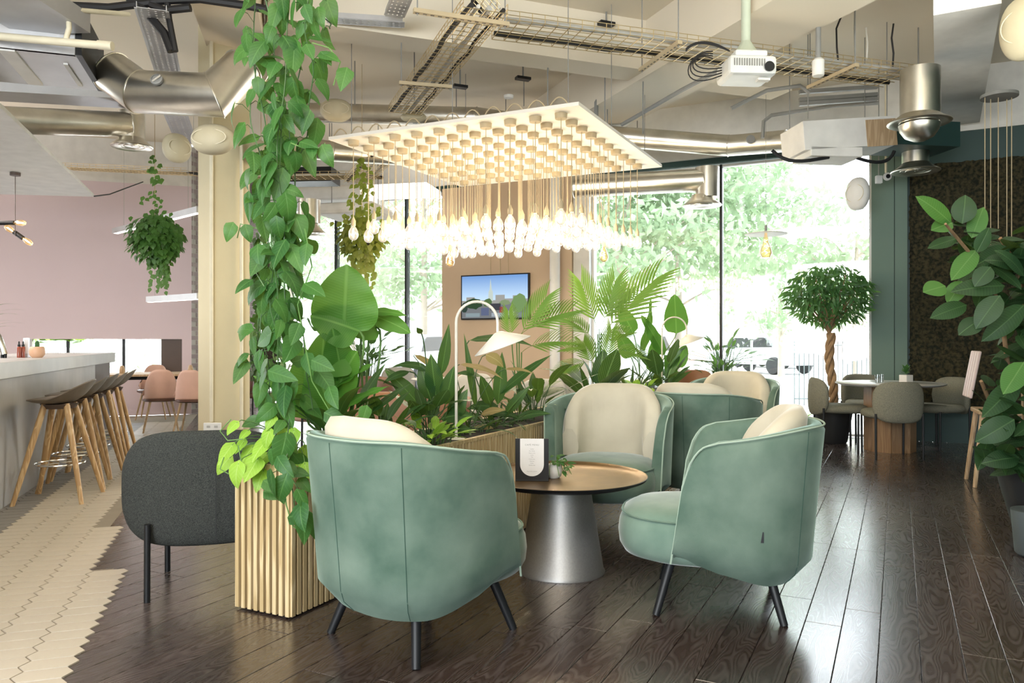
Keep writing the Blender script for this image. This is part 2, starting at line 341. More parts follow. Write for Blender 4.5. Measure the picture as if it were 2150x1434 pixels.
def bez(p0, p1, p2, p3, n=10):
    p0, p1, p2, p3 = V(p0), V(p1), V(p2), V(p3); r = []
    for i in range(n+1):
        t = i/n; r.append(p0*(1-t)**3+p1*3*t*(1-t)**2+p2*3*t*t*(1-t)+p3*t**3)
    return r
def lerp(a, b, t): return a+(b-a)*t
def sstep(t): t = max(0, min(1, t)); return t*t*(3-2*t)
# leaf: base at the origin, grows along +Y, face up +Z, unit length
def leaf_bm(kind='heart', w=.7, fold=.15, droop=.3, nl=9, nw=4, wav=0, b=None, mat=None):
    b = b or B(); half = []
    for i in range(nl):
        t = i/(nl-1)
        if kind == 'heart': a = (sin(pi*min(1, t**.55)))**.8*(1-.25*t)*1.05 if t > 0 else .0
        elif kind == 'oval': a = max(0, sin(pi*t**.85))**.7
        elif kind == 'lance': a = max(0, sin(pi*t**.75))**.95*(1-.12*t)
        elif kind == 'big': a = max(0, sin(pi*t**.6))**.62
        elif kind == 'strap': a = min(1, t*6+.35)*(1-t**3)**.8
        else: a = sin(pi*t)
        half.append(max(a, 0)*w/2)
    th = 0; y = z = 0; spine = [(0, 0, 0)]
    for i in range(1, nl):
        th = -droop*((i/(nl-1))**1.3)*1.6; y += cos(th)/(nl-1); z += sin(th)/(nl-1); spine.append((y, z, th))
    vs = []; uvq = []; m = 2*nw+1
    for i in range(nl):
        y, z, th = spine[i]; t = i/(nl-1)
        for j in range(m):
            x = (j-nw)/nw; X = x*half[i]; yy = y
            if kind == 'heart': yy -= .18*x*x*(1-t)**3
            zz = z + fold*abs(X) - fold*.9*X*X/(w*.5+1e-6) + wav*sin(t*19+(2 if x > 0 else 0))*abs(x)**2*w*.1
            vs.append(V((X, yy, zz))); uvq.append((.5+.5*x*(half[i]/(w/2) if w else 1), t))
    if mat is not None: vs = [mat @ p for p in vs]
    fs = [(i*m+j, (i+1)*m+j, (i+1)*m+j+1, i*m+j+1) for i in range(nl-1) for j in range(m-1)]
    return b.add(vs, fs, uvq)
def frame(loc, d, up=(0,0,1), s=1.0, sx=None):
    y = V(d).normalized(); z = V(up) - y*V(up).dot(y)
    if z.length < 1e-3: z = V((1,0,0)) - y*y.x
    z.normalize(); x = y.cross(z); m = Matrix((x, y, z)).transposed().to_4x4()
    if sx is None: sx = s
    return Matrix.Translation(V(loc)) @ m @ Matrix.Diagonal((sx, s, s, 1))
def rv(a=1): return V((random.uniform(-a,a), random.uniform(-a,a), random.uniform(-a,a)))
def U_(a, b): return random.uniform(a, b)
# ================================================================ THE SETTING
def xy(p): return (p[0], p[1])
cornerL = U(548, 700, UWALL)                       # where the glazed front meets the brick pier
pinkR = Wp(402, 700, WPINK)
room = [xy(uv(-4.5, -2.3)), xy(uv(UWALL, -2.3)), xy(cornerL), xy(pinkR), xy(wr(WPINK, -13)), xy(wr(-2, -13)), xy(uv(-4.5, 6))]
fl = struct(B().prism(room, -.20, -.034).link('floor', m_slabf, smooth=False))
ce = struct(B().prism(room, 4.45, 4.6).link('ceiling', m_ceil, smooth=False))
def nrm(a): return a
# planks along A
def in_tiles(r, w):           # inside the tiled strip beside the bar
    edge = -.655 if w < 4.60 else (-.82 if w < 5.6 else -.86)
    return r < edge
PW = .146
pm = {}
rows = []
v = -1.9
i = 0
plist = []
while v < 10.4:
    rnd = random.Random(i*13+5); u = 1.2 - rnd.uniform(0, 1.8)
    while u < UWALL-.02:
        L = rnd.choice([1.1, 1.35, 1.6, 1.9]); u1 = min(u+L, UWALL-.01)
        a, b2 = uv(u, v), uv(u1, v); mid = (a+b2)/2
        rs = [(p.x*Rr[0]+p.y*Rr[1], p.x*W[0]+p.y*W[1]) for p in (a, mid, b2)]
        vis = any(p.y > 1.9 and abs(p.x) < p.y*.72+.3 for p in (a, mid, b2))
        if vis and not all(in_tiles(r+.25, w) for r, w in rs): plist.append((mid, round(u1-u, 3)))
        u = u1
    v += PW; i += 1
plist.sort(key=lambda q: q[0].length)
rest = B()
for k, (mid, L) in enumerate(plist):
    if k < 300:
        key = round(L, 2)
        if key not in pm:
            b = B(); x, y = PW/2-.0012, L/2-.0012; h = .0015
            b.add([(-x,-y,-.03),(x,-y,-.03),(x,y,-.03),(-x,y,-.03),(-x,-y,-h),(x,-y,-h),(x,y,-h),(-x,y,-h),(-x+h,-y+h,0),(x-h,-y+h,0),(x-h,y-h,0),(-x+h,y-h,0)],
                  [(0,1,5,4),(1,2,6,5),(2,3,7,6),(3,0,4,7),(4,5,9,8),(5,6,10,9),(6,7,11,10),(7,4,8,11),(8,9,10,11)])
            pm[key] = b.mesh('plank', m_plank, smooth=False)
        inst('plank', pm[key], fl, Matrix.Translation(mid) @ Matrix.Rotation(ANG_A, 4, 'Z'))
    else:
        rest.box((mid.x, mid.y, -.015), (PW-.002, L-.002, .03), ANG_A)
o = rest.link('distant_planks', m_plank, fl, smooth=False); o['kind'] = 'stuff'
# elongated hexagon tiles on the diagonal grid (joints recessed over a grout bed)
gr = []
TW, TL, TP = .1, .205, .176
tiles = []
ncol = 0
for c in range(-14, 6):
    for rr in range(0, 130):
        r = -.66 - TL/2 + .03 + c*TP; w = 2.2 + rr*TW + (TW/2 if c % 2 else 0)
        if r > -.60: continue
        if not in_tiles(r-.0, w) or not in_tiles(r+.06, w): continue
        p = wr(w, r)
        if p.y < 2.2 or p.x < -p.y*.72-.2 or w > 12.5: continue
        if r < -1.80 and w < 10.3: continue
        tiles.append((p, r > -1.50))
tiles.sort(key=lambda q: q[0].length)
def hexpts(g=.0022, z=0):
    a, h = TL/2-g, TW/2-g; k = TL/2-.032
    return [(-a,0,z),(-k,-h,z),(k,-h,z),(a,0,z),(k,h,z),(-k,h,z)]
def hexmesh(b, m4):
    lo = [m4 @ V(p) for p in hexpts(.0022, -.02)]; hi = [m4 @ V(p) for p in hexpts(.0035, 0)]
    b.add(lo+hi, [(6,7,8,9,10,11)]+[(i,(i+1)%6,6+(i+1)%6,6+i) for i in range(6)]); return b
hm = {True: hexmesh(B(), Matrix()).mesh('hexagon_tile', m_tile, smooth=False), False: hexmesh(B(), Matrix()).mesh('hexagon_tile', m_tileg, smooth=False)}
rt = {True: B(), False: B()}
for k, (p, lt) in enumerate(tiles):
    m4 = Matrix.Translation((p.x, p.y, .004+random.uniform(0, .0012))) @ Matrix.Rotation(R(18.4), 4, 'Z')
    if k < 300: inst('hexagon_tile', hm[lt], fl, m4)
    else: hexmesh(rt[lt], m4)
o = rt[True].link('distant_cream_tiles', m_tile, fl, smooth=False); o['kind'] = 'stuff'
o = rt[False].link('distant_grey_tiles', m_tileg, fl, smooth=False); o['kind'] = 'stuff'
gb = B(); 
for w0, w1, e in ((1.8, 4.58, -.715), (4.58, 13.7, -.90)):
    gb.prism([xy(wr(w0, e)), xy(wr(w1, e)), xy(wr(w1, -1.9 if w1 < 5 else -1.9)), xy(wr(w0, -1.9))], -.03, .0005)
gb.prism([xy(wr(10.3, -1.9)), xy(wr(13.7, -1.9)), xy(wr(13.7, -12)), xy(wr(10.3, -12))], -.03, .0006)
gb.link('grout_bed', m_grout, fl, smooth=False)
# ---- window wall (plane u = UWALL)
WT = .25
def wallbox(u0, u1, v0, v1, z0, z1, name=None, m=None, parent=None):
    c = uv((u0+u1)/2, (v0+v1)/2, (z0+z1)/2); b = B().box(c, (abs(v1-v0), u1-u0, z1-z0), ANG_A)
    if name is None: return b
    return b.link(name, m, parent, smooth=False)
def vof(px, u=UWALL): p = U(px, 700, u); return p.x*Bv[0]+p.y*Bv[1]
ZT = HC + (369/1621)*10.48            # head of the glazing
v_green, v_w1, v_post, v_tanr, v_tanl, v_end = vof(1830), vof(1240), vof(1168), vof(1206), vof(935), vof(548)
struct(wallbox(UWALL, UWALL+WT, -2.3, v_green, 0, 3.70, 'wall_front', m_dgreenw))
struct(wallbox(UWALL-.02, UWALL+WT, -2.3, v_end, 3.70, 4.45, 'wall_upper', m_white))
struct(wallbox(UWALL+.02, UWALL+WT-.02, v_green, v_end, ZT+.02, 3.70, 'trim_1', m_dgreenw))
gp = thing('trim_6', 'sage green painted pilaster beside the big window', 'pilaster', uv(UWALL-.06, (v_green+vof(1905))/2)); gp['kind'] = 'structure'; del gp['category']; del gp['label']
for a, bb in ((v_green, vof(1878)+.004), (vof(1878)-.004, vof(1905))):
    wallbox(UWALL-.06, UWALL-.001, bb, a, 0, 3.58).link('panel', m_greenw, gp, world=True, smooth=False)
wallbox(UWALL-.05, UWALL-.001, -2.3, vof(1905)-.01, 0, .42).link('skirting_board', m_dgreenw, gp, world=True, smooth=False)
# moss panel
def mossfn():
    b = B(); u0 = UWALL-.09; va, vb = vof(1908)-.01, -2.28; z0, z1 = .42, U(1908, 352, UWALL).z
    rnd = random.Random(3); nx, nz = 70, 90
    def f(i, j):
        e = min(i, 1-i, j, 1-j); return uv(u0-.0+.04*rnd.random()*(1 if e > 0 else 0), lerp(va, vb, i)+(.03*(rnd.random()-.5)), lerp(z0, z1, j)+(.02*(rnd.random()-.5)))
    b.grid(f, nx, nz); wc = uv(UWALL-.03, (va+vb)/2, (z0+z1)/2); b.box(wc, (abs(va-vb), .06, z1-z0), ANG_A); return b
tag(mossfn().link('moss_panel', m_moss), 'dark brown green preserved moss panel on the green wall', 'wall panel')
# glazing: windows
def glazing(n, va, vb, z0, z1, mull=(), fr=m_black, fw=.05):
    w = thing('window_%d' % n, '', '', uv(UWALL+.1, (va+vb)/2, z0)); w['kind'] = 'structure'; del w['label']; del w['category']
    edges = [va]+list(mull)+[vb]
    for a, c in zip(edges[:-1], edges[1:]):
        wallbox(UWALL+.095, UWALL+.105, c+.02, a-.02, z0+.02, z1-.02).link('pane', m_glass, w, world=True, smooth=False)
    b = B()
    for e in (va-fw/2, vb+fw/2): b.box(uv(UWALL+.1, e, (z0+z1)/2), (fw, .09, z1-z0), ANG_A)
    b.box(uv(UWALL+.1, (va+vb)/2, z0+fw/2), (abs(va-vb), .09, fw), ANG_A); b.box(uv(UWALL+.1, (va+vb)/2, z1-fw/2), (abs(va-vb), .09, fw), ANG_A)
    b.link('window_frame', fr, w, world=True, smooth=False)
    for e in mull: B().box(uv(UWALL+.1, e, (z0+z1)/2), (.035, .1, z1-z0), ANG_A).link('mullion', m_black, w, world=True, smooth=False)
    return w
glazing(1, v_w1, v_green, 0, ZT, [vof(1512)], m_white, .03)
glazing(2, v_end, v_tanl, 0, ZT, [vof(848), vof(700)], m_white, .04)
# tan pier with the screen, white columns
struct(wallbox(UWALL-.10, UWALL+WT, v_tanr, v_tanl, 0, ZT+.02, 'wall_pier', m_tanw))
struct(wallbox(UWALL-.06, UWALL+WT, v_w1, vof(1207), 0, ZT+.02, 'trim_2', m_white))
pc = uv(UWALL-.32, (vof(1172)+vof(1194))/2, 0)
struct(B().lathe([(.075, 0), (.075, 4.45)], 24, pc).link('trim_3', m_white))
# brick pier
pl = thing('wall_brick', '', '', cornerL); pl['kind'] = 'structure'; del pl['label']; del pl['category']
bl, br = V((pinkR.x, pinkR.y, 0)), V((cornerL.x, cornerL.y, 0)); dvec = (br-bl); ang = atan2(dvec.y, dvec.x); LL = dvec.length
nb_ = V((-dvec.y, dvec.x, 0)).normalized()
if nb_.y < 0: nb_ = -nb_
B().box((bl+br)/2+nb_*.13+V((0, 0, 2.2)), (LL, .22, 4.45), ang).link('mortar_core', m_mortar, pl, world=True, smooth=False)
bk = B().box((0,0,0), (.215, .03, .065)).mesh('brick', m_brick, smooth=False)
inv = Matrix.Translation(pl.location).inverted(); cnt = 0; rb = B()
for rz_ in range(0, 58):
    for k in range(0, int(LL/.225)+1):
        x = k*.225+(.11 if rz_ % 2 else 0)
        if x > LL-.2: continue
        p = bl+dvec.normalized()*(x+.11)+V((0, 0, .04+rz_*.076)); px = CX+p.x/p.y*FL
        if px > 500 and cnt < 290 and p.z < 3.4: cnt += 1; inst('brick', bk, pl, inv @ Matrix.Translation(p+nb_*.022) @ Matrix.Rotation(ang, 4, 'Z'))
        else: rb.box(p+nb_*.022, (.215, .03, .065), ang)
o = rb.link('bricks_in_shade', m_brick, pl, world=True, smooth=False); o['kind'] = 'stuff'
# ---- mauve wall on the diagonal grid with a low strip window
def wbox(w0, w1, r0, r1, z0, z1): return B().box(wr((w0+w1)/2, (r0+r1)/2, (z0+z1)/2), (abs(r1-r0), abs(w1-w0), z1-z0), R(18.4))
def rof(px, w=WPINK): p = Wp(px, 700, w); return p.x*Rr[0]+p.y*Rr[1]
zs1 = Wp(200, 712, WPINK).z; zs0 = Wp(300, 792, WPINK).z
rA, rB, rC = rof(-700), rof(338), rof(382); rS = rof(60)
wp = thing('wall_left', '', '', wr(WPINK, rS)); wp['kind'] = 'structure'; del wp['label']; del wp['category']
ZP = Wp(300, 386, WPINK).z
bw = wbox(WPINK, WPINK+.3, rA, pinkR.x*Rr[0]+pinkR.y*Rr[1], zs1, ZP); 
for q in (wbox(WPINK, WPINK+.3, rA, rS, 0, zs1), wbox(WPINK, WPINK+.3, rS, rC, 0, zs0), wbox(WPINK, WPINK+.3, rC, pinkR.x*Rr[0]+pinkR.y*Rr[1], 0, zs1)): bw.add(q.v, q.f)
bw.link('wall_body', m_pinkw, wp, world=True, smooth=False)
wbox(WPINK+.04, WPINK+.3, rB, rC, zs0, zs1).link('umber_reveal', m_umber, wp, world=True, smooth=False)
wbox(WPINK+.0, WPINK+.3, rA, pinkR.x*Rr[0]+pinkR.y*Rr[1], ZP, 4.45).link('upper_band', m_white, wp, world=True, smooth=False)
w3 = thing('window_3', '', '', wr(WPINK+.2, rS, zs0)); w3['kind'] = 'structure'; del w3['label']; del w3['category']
for a, c in ((rof(60), rof(137)), (rof(137), rof(256)), (rof(256), rof(338))):
    wbox(WPINK+.195, WPINK+.205, a+.02, c-.02, zs0+.02, zs1-.02).link('pane', m_glass, w3, world=True, smooth=False)
for a in (137, 256): wbox(WPINK+.17, WPINK+.23, rof(a)-.02, rof(a)+.02, zs0, zs1).link('mullion', m_black, w3, world=True, smooth=False)
# right and rear enclosure
struct(wallbox(-4.5, UWALL, -2.45, -2.3, 0, 4.45, 'wall_right', m_dgreenw))
# rear and far-left enclosure (with one wide window behind the camera)
def rearwall(name, p, q, holes=()):
    p, q = V((p[0], p[1], 0)), V((q[0], q[1], 0)); d = q-p; L = d.length; an = atan2(d.y, d.x); b = B(); cur = 0
    for (a, e, z0, z1) in holes:
        b.box((p+d*((cur+a)/2)/L)+V((0,0,2.225)), (a-cur, .2, 4.45), an); b.box(p+d*((a+e)/2)/L+V((0,0,z0/2)), (e-a, .2, z0), an); b.box(p+d*((a+e)/2)/L+V((0,0,(z1+4.45)/2)), (e-a, .2, 4.45-z1), an); cur = e
    b.box((p+d*((cur+L)/2)/L)+V((0,0,2.225)), (L-cur, .2, 4.45), an); return struct(b.link(name, m_ceil, smooth=False))
rearwall('wall_far_left', wr(WPINK+.2, -13), wr(-2, -13))
rearwall('wall_rear_left', wr(-2, -13), uv(-4.5, 6))
rearwall('wall_back', uv(-4.5, 6), uv(-4.5, -2.4), [(1.2, 7.4, .5, 3.3)])
# ---- ceiling beams
def seg_box(p0, p1, wdt, h):
    p0, p1 = V(p0), V(p1); d = p1-p0; a = atan2(d.y, d.x); return B().box((p0+p1)/2, (d.length, wdt, h), a)
ZB = 3.95
g = lambda px, py, z: G(px, py, z)
b1a = G(560, 52, ZB); b1b = G(1640, 200, ZB)
struct(seg_box((b1a.x, b1a.y, 4.2), (b1b.x, b1b.y, 4.2), .35, .5).link('trim_7', m_ceil, smooth=False))
o2a, o2b = G(1800, -40, 3.9), G(1180, 300, 3.9)
struct(seg_box((o2a.x, o2a.y, 4.17), (o2b.x, o2b.y, 4.17), .75, .56).link('trim_8', m_ceil, smooth=False))
q0, q1 = G(2030, 20, 3.75), G(2010, 262, 3.75)
struct(seg_box((q0.x, q0.y, 4.1), (q1.x, q1.y, 4.1), .45, .7).link('trim_9', m_white, smooth=False))
q0, q1 = G(455, -60, 3.9), G(455, 140, 3.9)
struct(seg_box((q0.x, q0.y, 4.15), (q1.x, q1.y+1.0, 4.15), .5, .6).link('trim_10', m_ceil, smooth=False))
# soffit over the bar
sa, sb = G(197, 413, 3.0), G(-60, 168, 3.0); sc_ = G(-400, 398, 3.0); sd_ = sb + (sc_-sa)
struct(B().prism([xy(sa), xy(sb), xy(sd_), xy(sc_)], 3.0, 3.035).link('trim_4', m_white, smooth=False))
# ochre column
cp = D(456, 985, 6.9); cpx = (cp.x, cp.y)
struct(B().box((cp.x, cp.y+.16, 2.225), (.345, .345, 4.45), R(18.4+22)).link('trim_5', m_column, smooth=False))
# ---- outside
gnd = struct(B().prism([xy(uv(UWALL+WT+.01, -30)), xy(uv(70, -40)), xy(uv(70, 60)), xy(uv(UWALL+WT+.01, 40)), ], -.35, -.06).link('ground', m_pave, smooth=False))
# ================================================================ FURNITURE
# ---- velvet barrel armchair, front = local +Y
def arm_col(s, t):
    """plan point of the outer shell for s in -1..1 round the back, height fraction t; returns (x, y, nx, ny) with inward normal"""
    a = lerp(.400, .425, t**1.2); bk = lerp(.405, .465, t**1.1); fy = lerp(.215, .115, t); q = abs(s); sg = 1 if s > 0 else -1
    if q < .72:
        th = q/.72*pi/2; e = 2/2.35
        x = a*(sin(th)**e); y = -bk*(cos(th)**e)+.0
    else:
        k = (q-.72)/.28; x = a*(1-.06*k*k); y = fy*k
    return x*sg, y
def arm_pt(s, t, n):
    d = .004; x, y = arm_col(s, t); x1, y1 = arm_col(min(1, s+d), t); x0, y0 = arm_col(max(-1, s-d), t)
    tx, ty = x1-x0, y1-y0; L = sqrt(tx*tx+ty*ty)+1e-9; return x-ty/L*n, y+tx/L*n
def arm_zt(s):
    q = abs(s); z = .855-.085*sstep((q-.25)/.75); e = (1-q)
    Rr_ = .17
    if e < Rr_: z -= .17*(1-sqrt(max(0, 1-((Rr_-e)/Rr_)**2)))
    return z
def arm_zb(s): return .165+.095*sstep((abs(s)-.40)/.60)
def shell_bm():
    b = B(); ns = 73; sec = []
    def fn(i, j):
        s = lerp(-1, 1, i); zt, zb = arm_zt(s), arm_zb(s); k = j*16; th = .075
        # section: 0-6 outer up (with tuck at the bottom), 6-9 top roll, 9-15 inner down
        if k <= 7:
            f = k/7; z = lerp(zb, zt-.03, f); tuck = .075*(max(0, 1-f/.15))**2.2; n = tuck
        elif k <= 10:
            q = (k-7)/3*pi; n = .035-.035*cos(q); z = zt-.03+.03*sin(q)
            return P3(s, z, n)
        else:
            f = (k-10)/6; z = lerp(zt-.03, zb+.02, f); n = .07+.005*sin(f*pi)
        return P3(s, z, n)
    def P3(s, z, n):
        t = max(0, min(1, (z-.18)/.66)); x, y = arm_pt(s, t, n); return V((x, y, z))
    b.grid(fn, ns, 17); n = 17
    b.f.append(tuple(range(n))[::-1]); b.f.append(tuple(range((ns-1)*n, ns*n)))
    # join bottom edge
    for i in range(ns-1): b.f.append((i*n, (i+1)*n, (i+1)*n+16, i*n+16)[::-1])
    return b
def edge_curve(off=.0):
    pts = []
    for i in range(61):
        s = lerp(-1, 1, i/60); z = arm_zt(s)-.012; t = (z-.18)/.66; x, y = arm_pt(s, t, .004); pts.append((x, y, z+.006))
    L = []
    for k in range(1, 9):
        z = lerp(arm_zt(-1)-.012, arm_zb(-1), k/8); t = (z-.18)/.66; x, y = arm_pt(-1, max(0,t), .006); L.append((x, y, z))
    Rg = [(-x, y, z) for x, y, z in L]
    return L[::-1]+pts+Rg
def seat_bm():
    b = B(); prof = [(0, .470), (.5, .468), (.8, .452), (.93, .425), (.985, .38), (1.0, .33), (.985, .28), (.93, .245), (.8, .228), (0, .225)]
    def fn(i, j):
        k = j*(len(prof)-1); r, z = prof[int(round(k))]; th = 2*pi*i
        e = 2/2.5; cx = abs(cos(th))**e*(1 if cos(th) > 0 else -1); cy = abs(sin(th))**e*(1 if sin(th) > 0 else -1)
        ry = .385; rip = 1+.004*sin(th*40)*(1 if .25 < r and z > .40 else 0)
        return V((cx*r*.345*rip, .075+cy*r*ry*rip, z+.012*(.25-(cx*cx)*.25)*(1 if z > .4 else 0)))
    b.grid(fn, 60, len(prof), cu=True); return b
def cushion_bm():
    b = B()
    def fn(i, j):
        s = lerp(-.70, .70, i); q = abs(s)/.70; ztop = .925-.20*max(0, (q-.08)/.92)**2.8-.10*(1-sqrt(max(0, 1-max(0, (q-.8)/.2)**2)))
        k = j*14; base = .44
        rip = .006*sin(s*95)*(1 if q < .5 else .3)
        if k <= 6: f = k/6; z = lerp(base, ztop-.045, f); n = .076
        elif k <= 9: a = (k-6)/3*pi; z = ztop-.045+.045*sin(a); n = .076+.05-.05*cos(a)
        else: f = (k-9)/5; z = lerp(ztop-.045, base, f); n = .176+.015*sin(f*pi)+rip*max(0, 1-f*1.5)
        t = min(1.12, (z-.18)/.66); x, y = arm_pt(s*.9, t, n); return V((x, y, z))
    b.grid(fn, 47, 15); n = 15; b.f.append(tuple(range(n))[::-1]); b.f.append(tuple(range(46*n, 47*n))); return b
def make_armchair():
    t = thing('velvet_armchair', 'x', 'armchair')
    sh = shell_bm().link('shell', m_velvet, t, ang=60)
    B().tube(edge_curve(), .0045, 6).link('piping', m_piping, sh)
    for s in (-.33, .33, 0):
        p = []
        for k in range(15):
            z = lerp(arm_zb(s)+.01, arm_zt(s)-.02, k/14); f = k/14; tuck = .07*(max(0, 1-(z-arm_zb(s))/(arm_zt(s)-.03-arm_zb(s))/.15))**2.2
            x, y = arm_pt(s, max(0, (z-.18)/.66), tuck-.0005); p.append((x, y, z))
        B().tube(p, .0016, 5).link('seam', m_seam, sh)
    # underside
    b = B(); b.lathe([(0, .235), (.9, .235), (1, .25), (.9, .27), (0, .27)], 40); b.v = [(x*.32, y*.34+.02, z) for x, y, z in b.v]
    b.link('underside', m_seam, t)
    se = seat_bm().link('seat', m_seat, t, ang=60)
    pts = [];
    for i in range(60):
        th = 2*pi*i/60; e = 2/2.5; cx = abs(cos(th))**e*(1 if cos(th) > 0 else -1); cy = abs(sin(th))**e*(1 if sin(th) > 0 else -1); pts.append((cx*.345*.95, .075+cy*.385*.95, .423))
    B().tube(pts, .005, 6, closed=True).link('welt', m_velvet, se)
    cushion_bm().link('back_cushion', m_cream, t, ang=70)['label'] = 'cream velvet back cushion'
    for sx in (-1, 1):
        for sy in (-1, 1):
            B().tube([(sx*.19, sy*.20+.0, .25), (sx*.27, sy*.27+.0, 0)], [.022, .017], 12).link('leg', m_black, t)
    x, y = arm_pt(-.56, .12, -.001)
    B().box((x-.002, y, .40), (.003, .026, .045), 0).link('label_tag', m_black, t)
    return t
def az(a): return -R(a)                      # rotation_z that turns local +Y to compass angle a (clockwise from the view axis)
c0 = make_armchair(); sn = snapshot(c0)
GA = 'green velvet barrel armchairs'
spots = [((-.375, 3.24), 42, 'green velvet barrel armchair nearest the camera, its rounded back turned to us'),
         ((.965, 3.62), -76, 'green velvet barrel armchair on the right seen side-on, facing the bronze table'),
         ((.625, 5.05), 199, 'green velvet armchair behind the bronze table, cream cushion and seat facing us'),
         ((1.42, 5.72), 32, 'green velvet armchair behind the side-on one, back to us with cream cushion top'),
         ((2.05, 7.2), 205, 'farthest green velvet armchair, cream cushion facing us by the lime-leaved planter')]
for k, (p, a, lab) in enumerate(spots):
    o = c0 if k == 0 else dup(sn, (p[0], p[1], 0), 0, lab)
    o.location = (p[0], p[1], 0); o.rotation_euler = (0, 0, az(a)); o['label'] = lab; o['group'] = GA
# ---- bronze tray coffee table
T0 = V((.262, 4.09, 0))
t = thing('coffee_table', 'round coffee table with bronze tray top on a silver cone base', 'coffee table', T0)
B().lathe([(.228, 0), (.230, .006), (.222, .02), (.150, .462), (.150, .470)], 64).link('cone_base', m_silver, t, ang=60)
B().lathe([(.451, .5095), (.447, .511), (.438, .500), (.40, .488), (.34, .4835), (0, .4835)], 96, caps=False).link('tray_top', m_bronze, t, ang=80)
B().lathe([(0, .470), (.28, .470), (.40, .478), (.445, .495), (.453, .508), (.451, .5095)], 96, caps=False).link('tray_underside', m_black, t, ang=80)
# menu stand
t = thing('menu_stand', 'black menu stand with a white arched card on the bronze table', 'menu stand', (D(1117, 1000, 4.03)[0], 4.03, .484), R(-3))
b = B(); w, h = .087, .222
b.box((0, 0, h/2), (w*2, .008, h)); b.box((0, .03, .003), (w*2, .07, .006)); b.link('holder', m_black, t, smooth=False, bevel=.001)
m_card = M('card_white', (.80,.79,.80), .6); m_ink = M('ink_grey', (.22,.22,.22), .7)
pts = [(-.062, h), (.062, h)]+[(.062*cos(a), .088+.062*sin(a)) for a in [-pi*k/20 for k in range(21)]]
b = B(); n = len(pts); b.add([(x, -.0045, z) for x, z in pts]+[(x, -.0053, z) for x, z in pts], [tuple(range(n))[::-1], tuple(range(n, 2*n))]+[(i, (i+1)%n, n+(i+1)%n, n+i) for i in range(n)])
card = b.link('card', m_card, t, smooth=False)
def text(s, size, loc, mat, parent, name='lettering', rot=(pi/2, 0, 0), ext=.0003, al='CENTER', sp=1.0):
    cu = bpy.data.curves.new(name, 'FONT'); cu.body = s; cu.size = size; cu.align_x = al; cu.extrude = ext; cu.space_character = sp; cu.resolution_u = 3
    tmp = bpy.data.objects.new(name, cu); C.objects.link(tmp); bpy.context.view_layer.update()
    me = bpy.data.meshes.new_from_object(tmp.evaluated_get(bpy.context.evaluated_depsgraph_get())); bpy.data.objects.remove(tmp)
    me.materials.clear(); me.materials.append(mat); o = bpy.data.objects.new(name, me); C.objects.link(o); o.location = loc; o.rotation_euler = rot; o.parent = parent; return o
text('CAFÉ MENU', .0115, (0, -.0056, .186), m_ink, card, sp=1.25)
for k, s in enumerate(['Coffee', 'Flat White', 'Cappuccino', 'Latte', 'Tea', 'Fresh Juice', 'Pastries', 'Cakes', 'Sandwiches']):
    text(s, .0062, (0, -.0056, .166-k*.0105), m_ink, card, sp=1.15)
text('Please order at the bar', .0052, (0, -.0056, .050), m_ink, card, sp=1.1)
# small white pot with trailing plant
PP = V((D(1163, 990, 4.12)[0], 4.13, .484))
t = thing('potted_plant', 'small trailing green plant in a white pot on the bronze table', 'potted plant', PP)
B().lathe([(0, 0), (.030, 0), (.040, .012), (.044, .04), (.040, .065), (.036, .072), (.033, .068), (.037, .04), (0, .04)], 28).link('pot', m_potw, t)
lm = [leaf_bm('heart', .62, .12, dr).mesh('leaf', m_pothos) for dr in (.2, .45, .7)]
rnd = random.Random(4)
for k in range(24):
    a = rnd.uniform(-2.2, 1.6); r = rnd.uniform(.01, .085); z = .075+.05*rnd.random()-max(0, r-.05)*1.7
    p = V((cos(a)*r+.012, sin(a)*r*.7-.012, z)); inst('leaf', lm[k%3], t, frame(p, (cos(a), sin(a)-.3, rnd.uniform(-.9, .4)), (0, -.6, 1), rnd.uniform(.026, .044)))
b = B()
for k in range(7):
    a = -2+.6*k; b.tube(bez((0,0,.06), (cos(a)*.03, sin(a)*.03, .11), (cos(a)*.07, sin(a)*.05, .09), (cos(a)*.085+.01, sin(a)*.06, .02), 6), .0015, 5)
b.link('stems', m_stem, t)
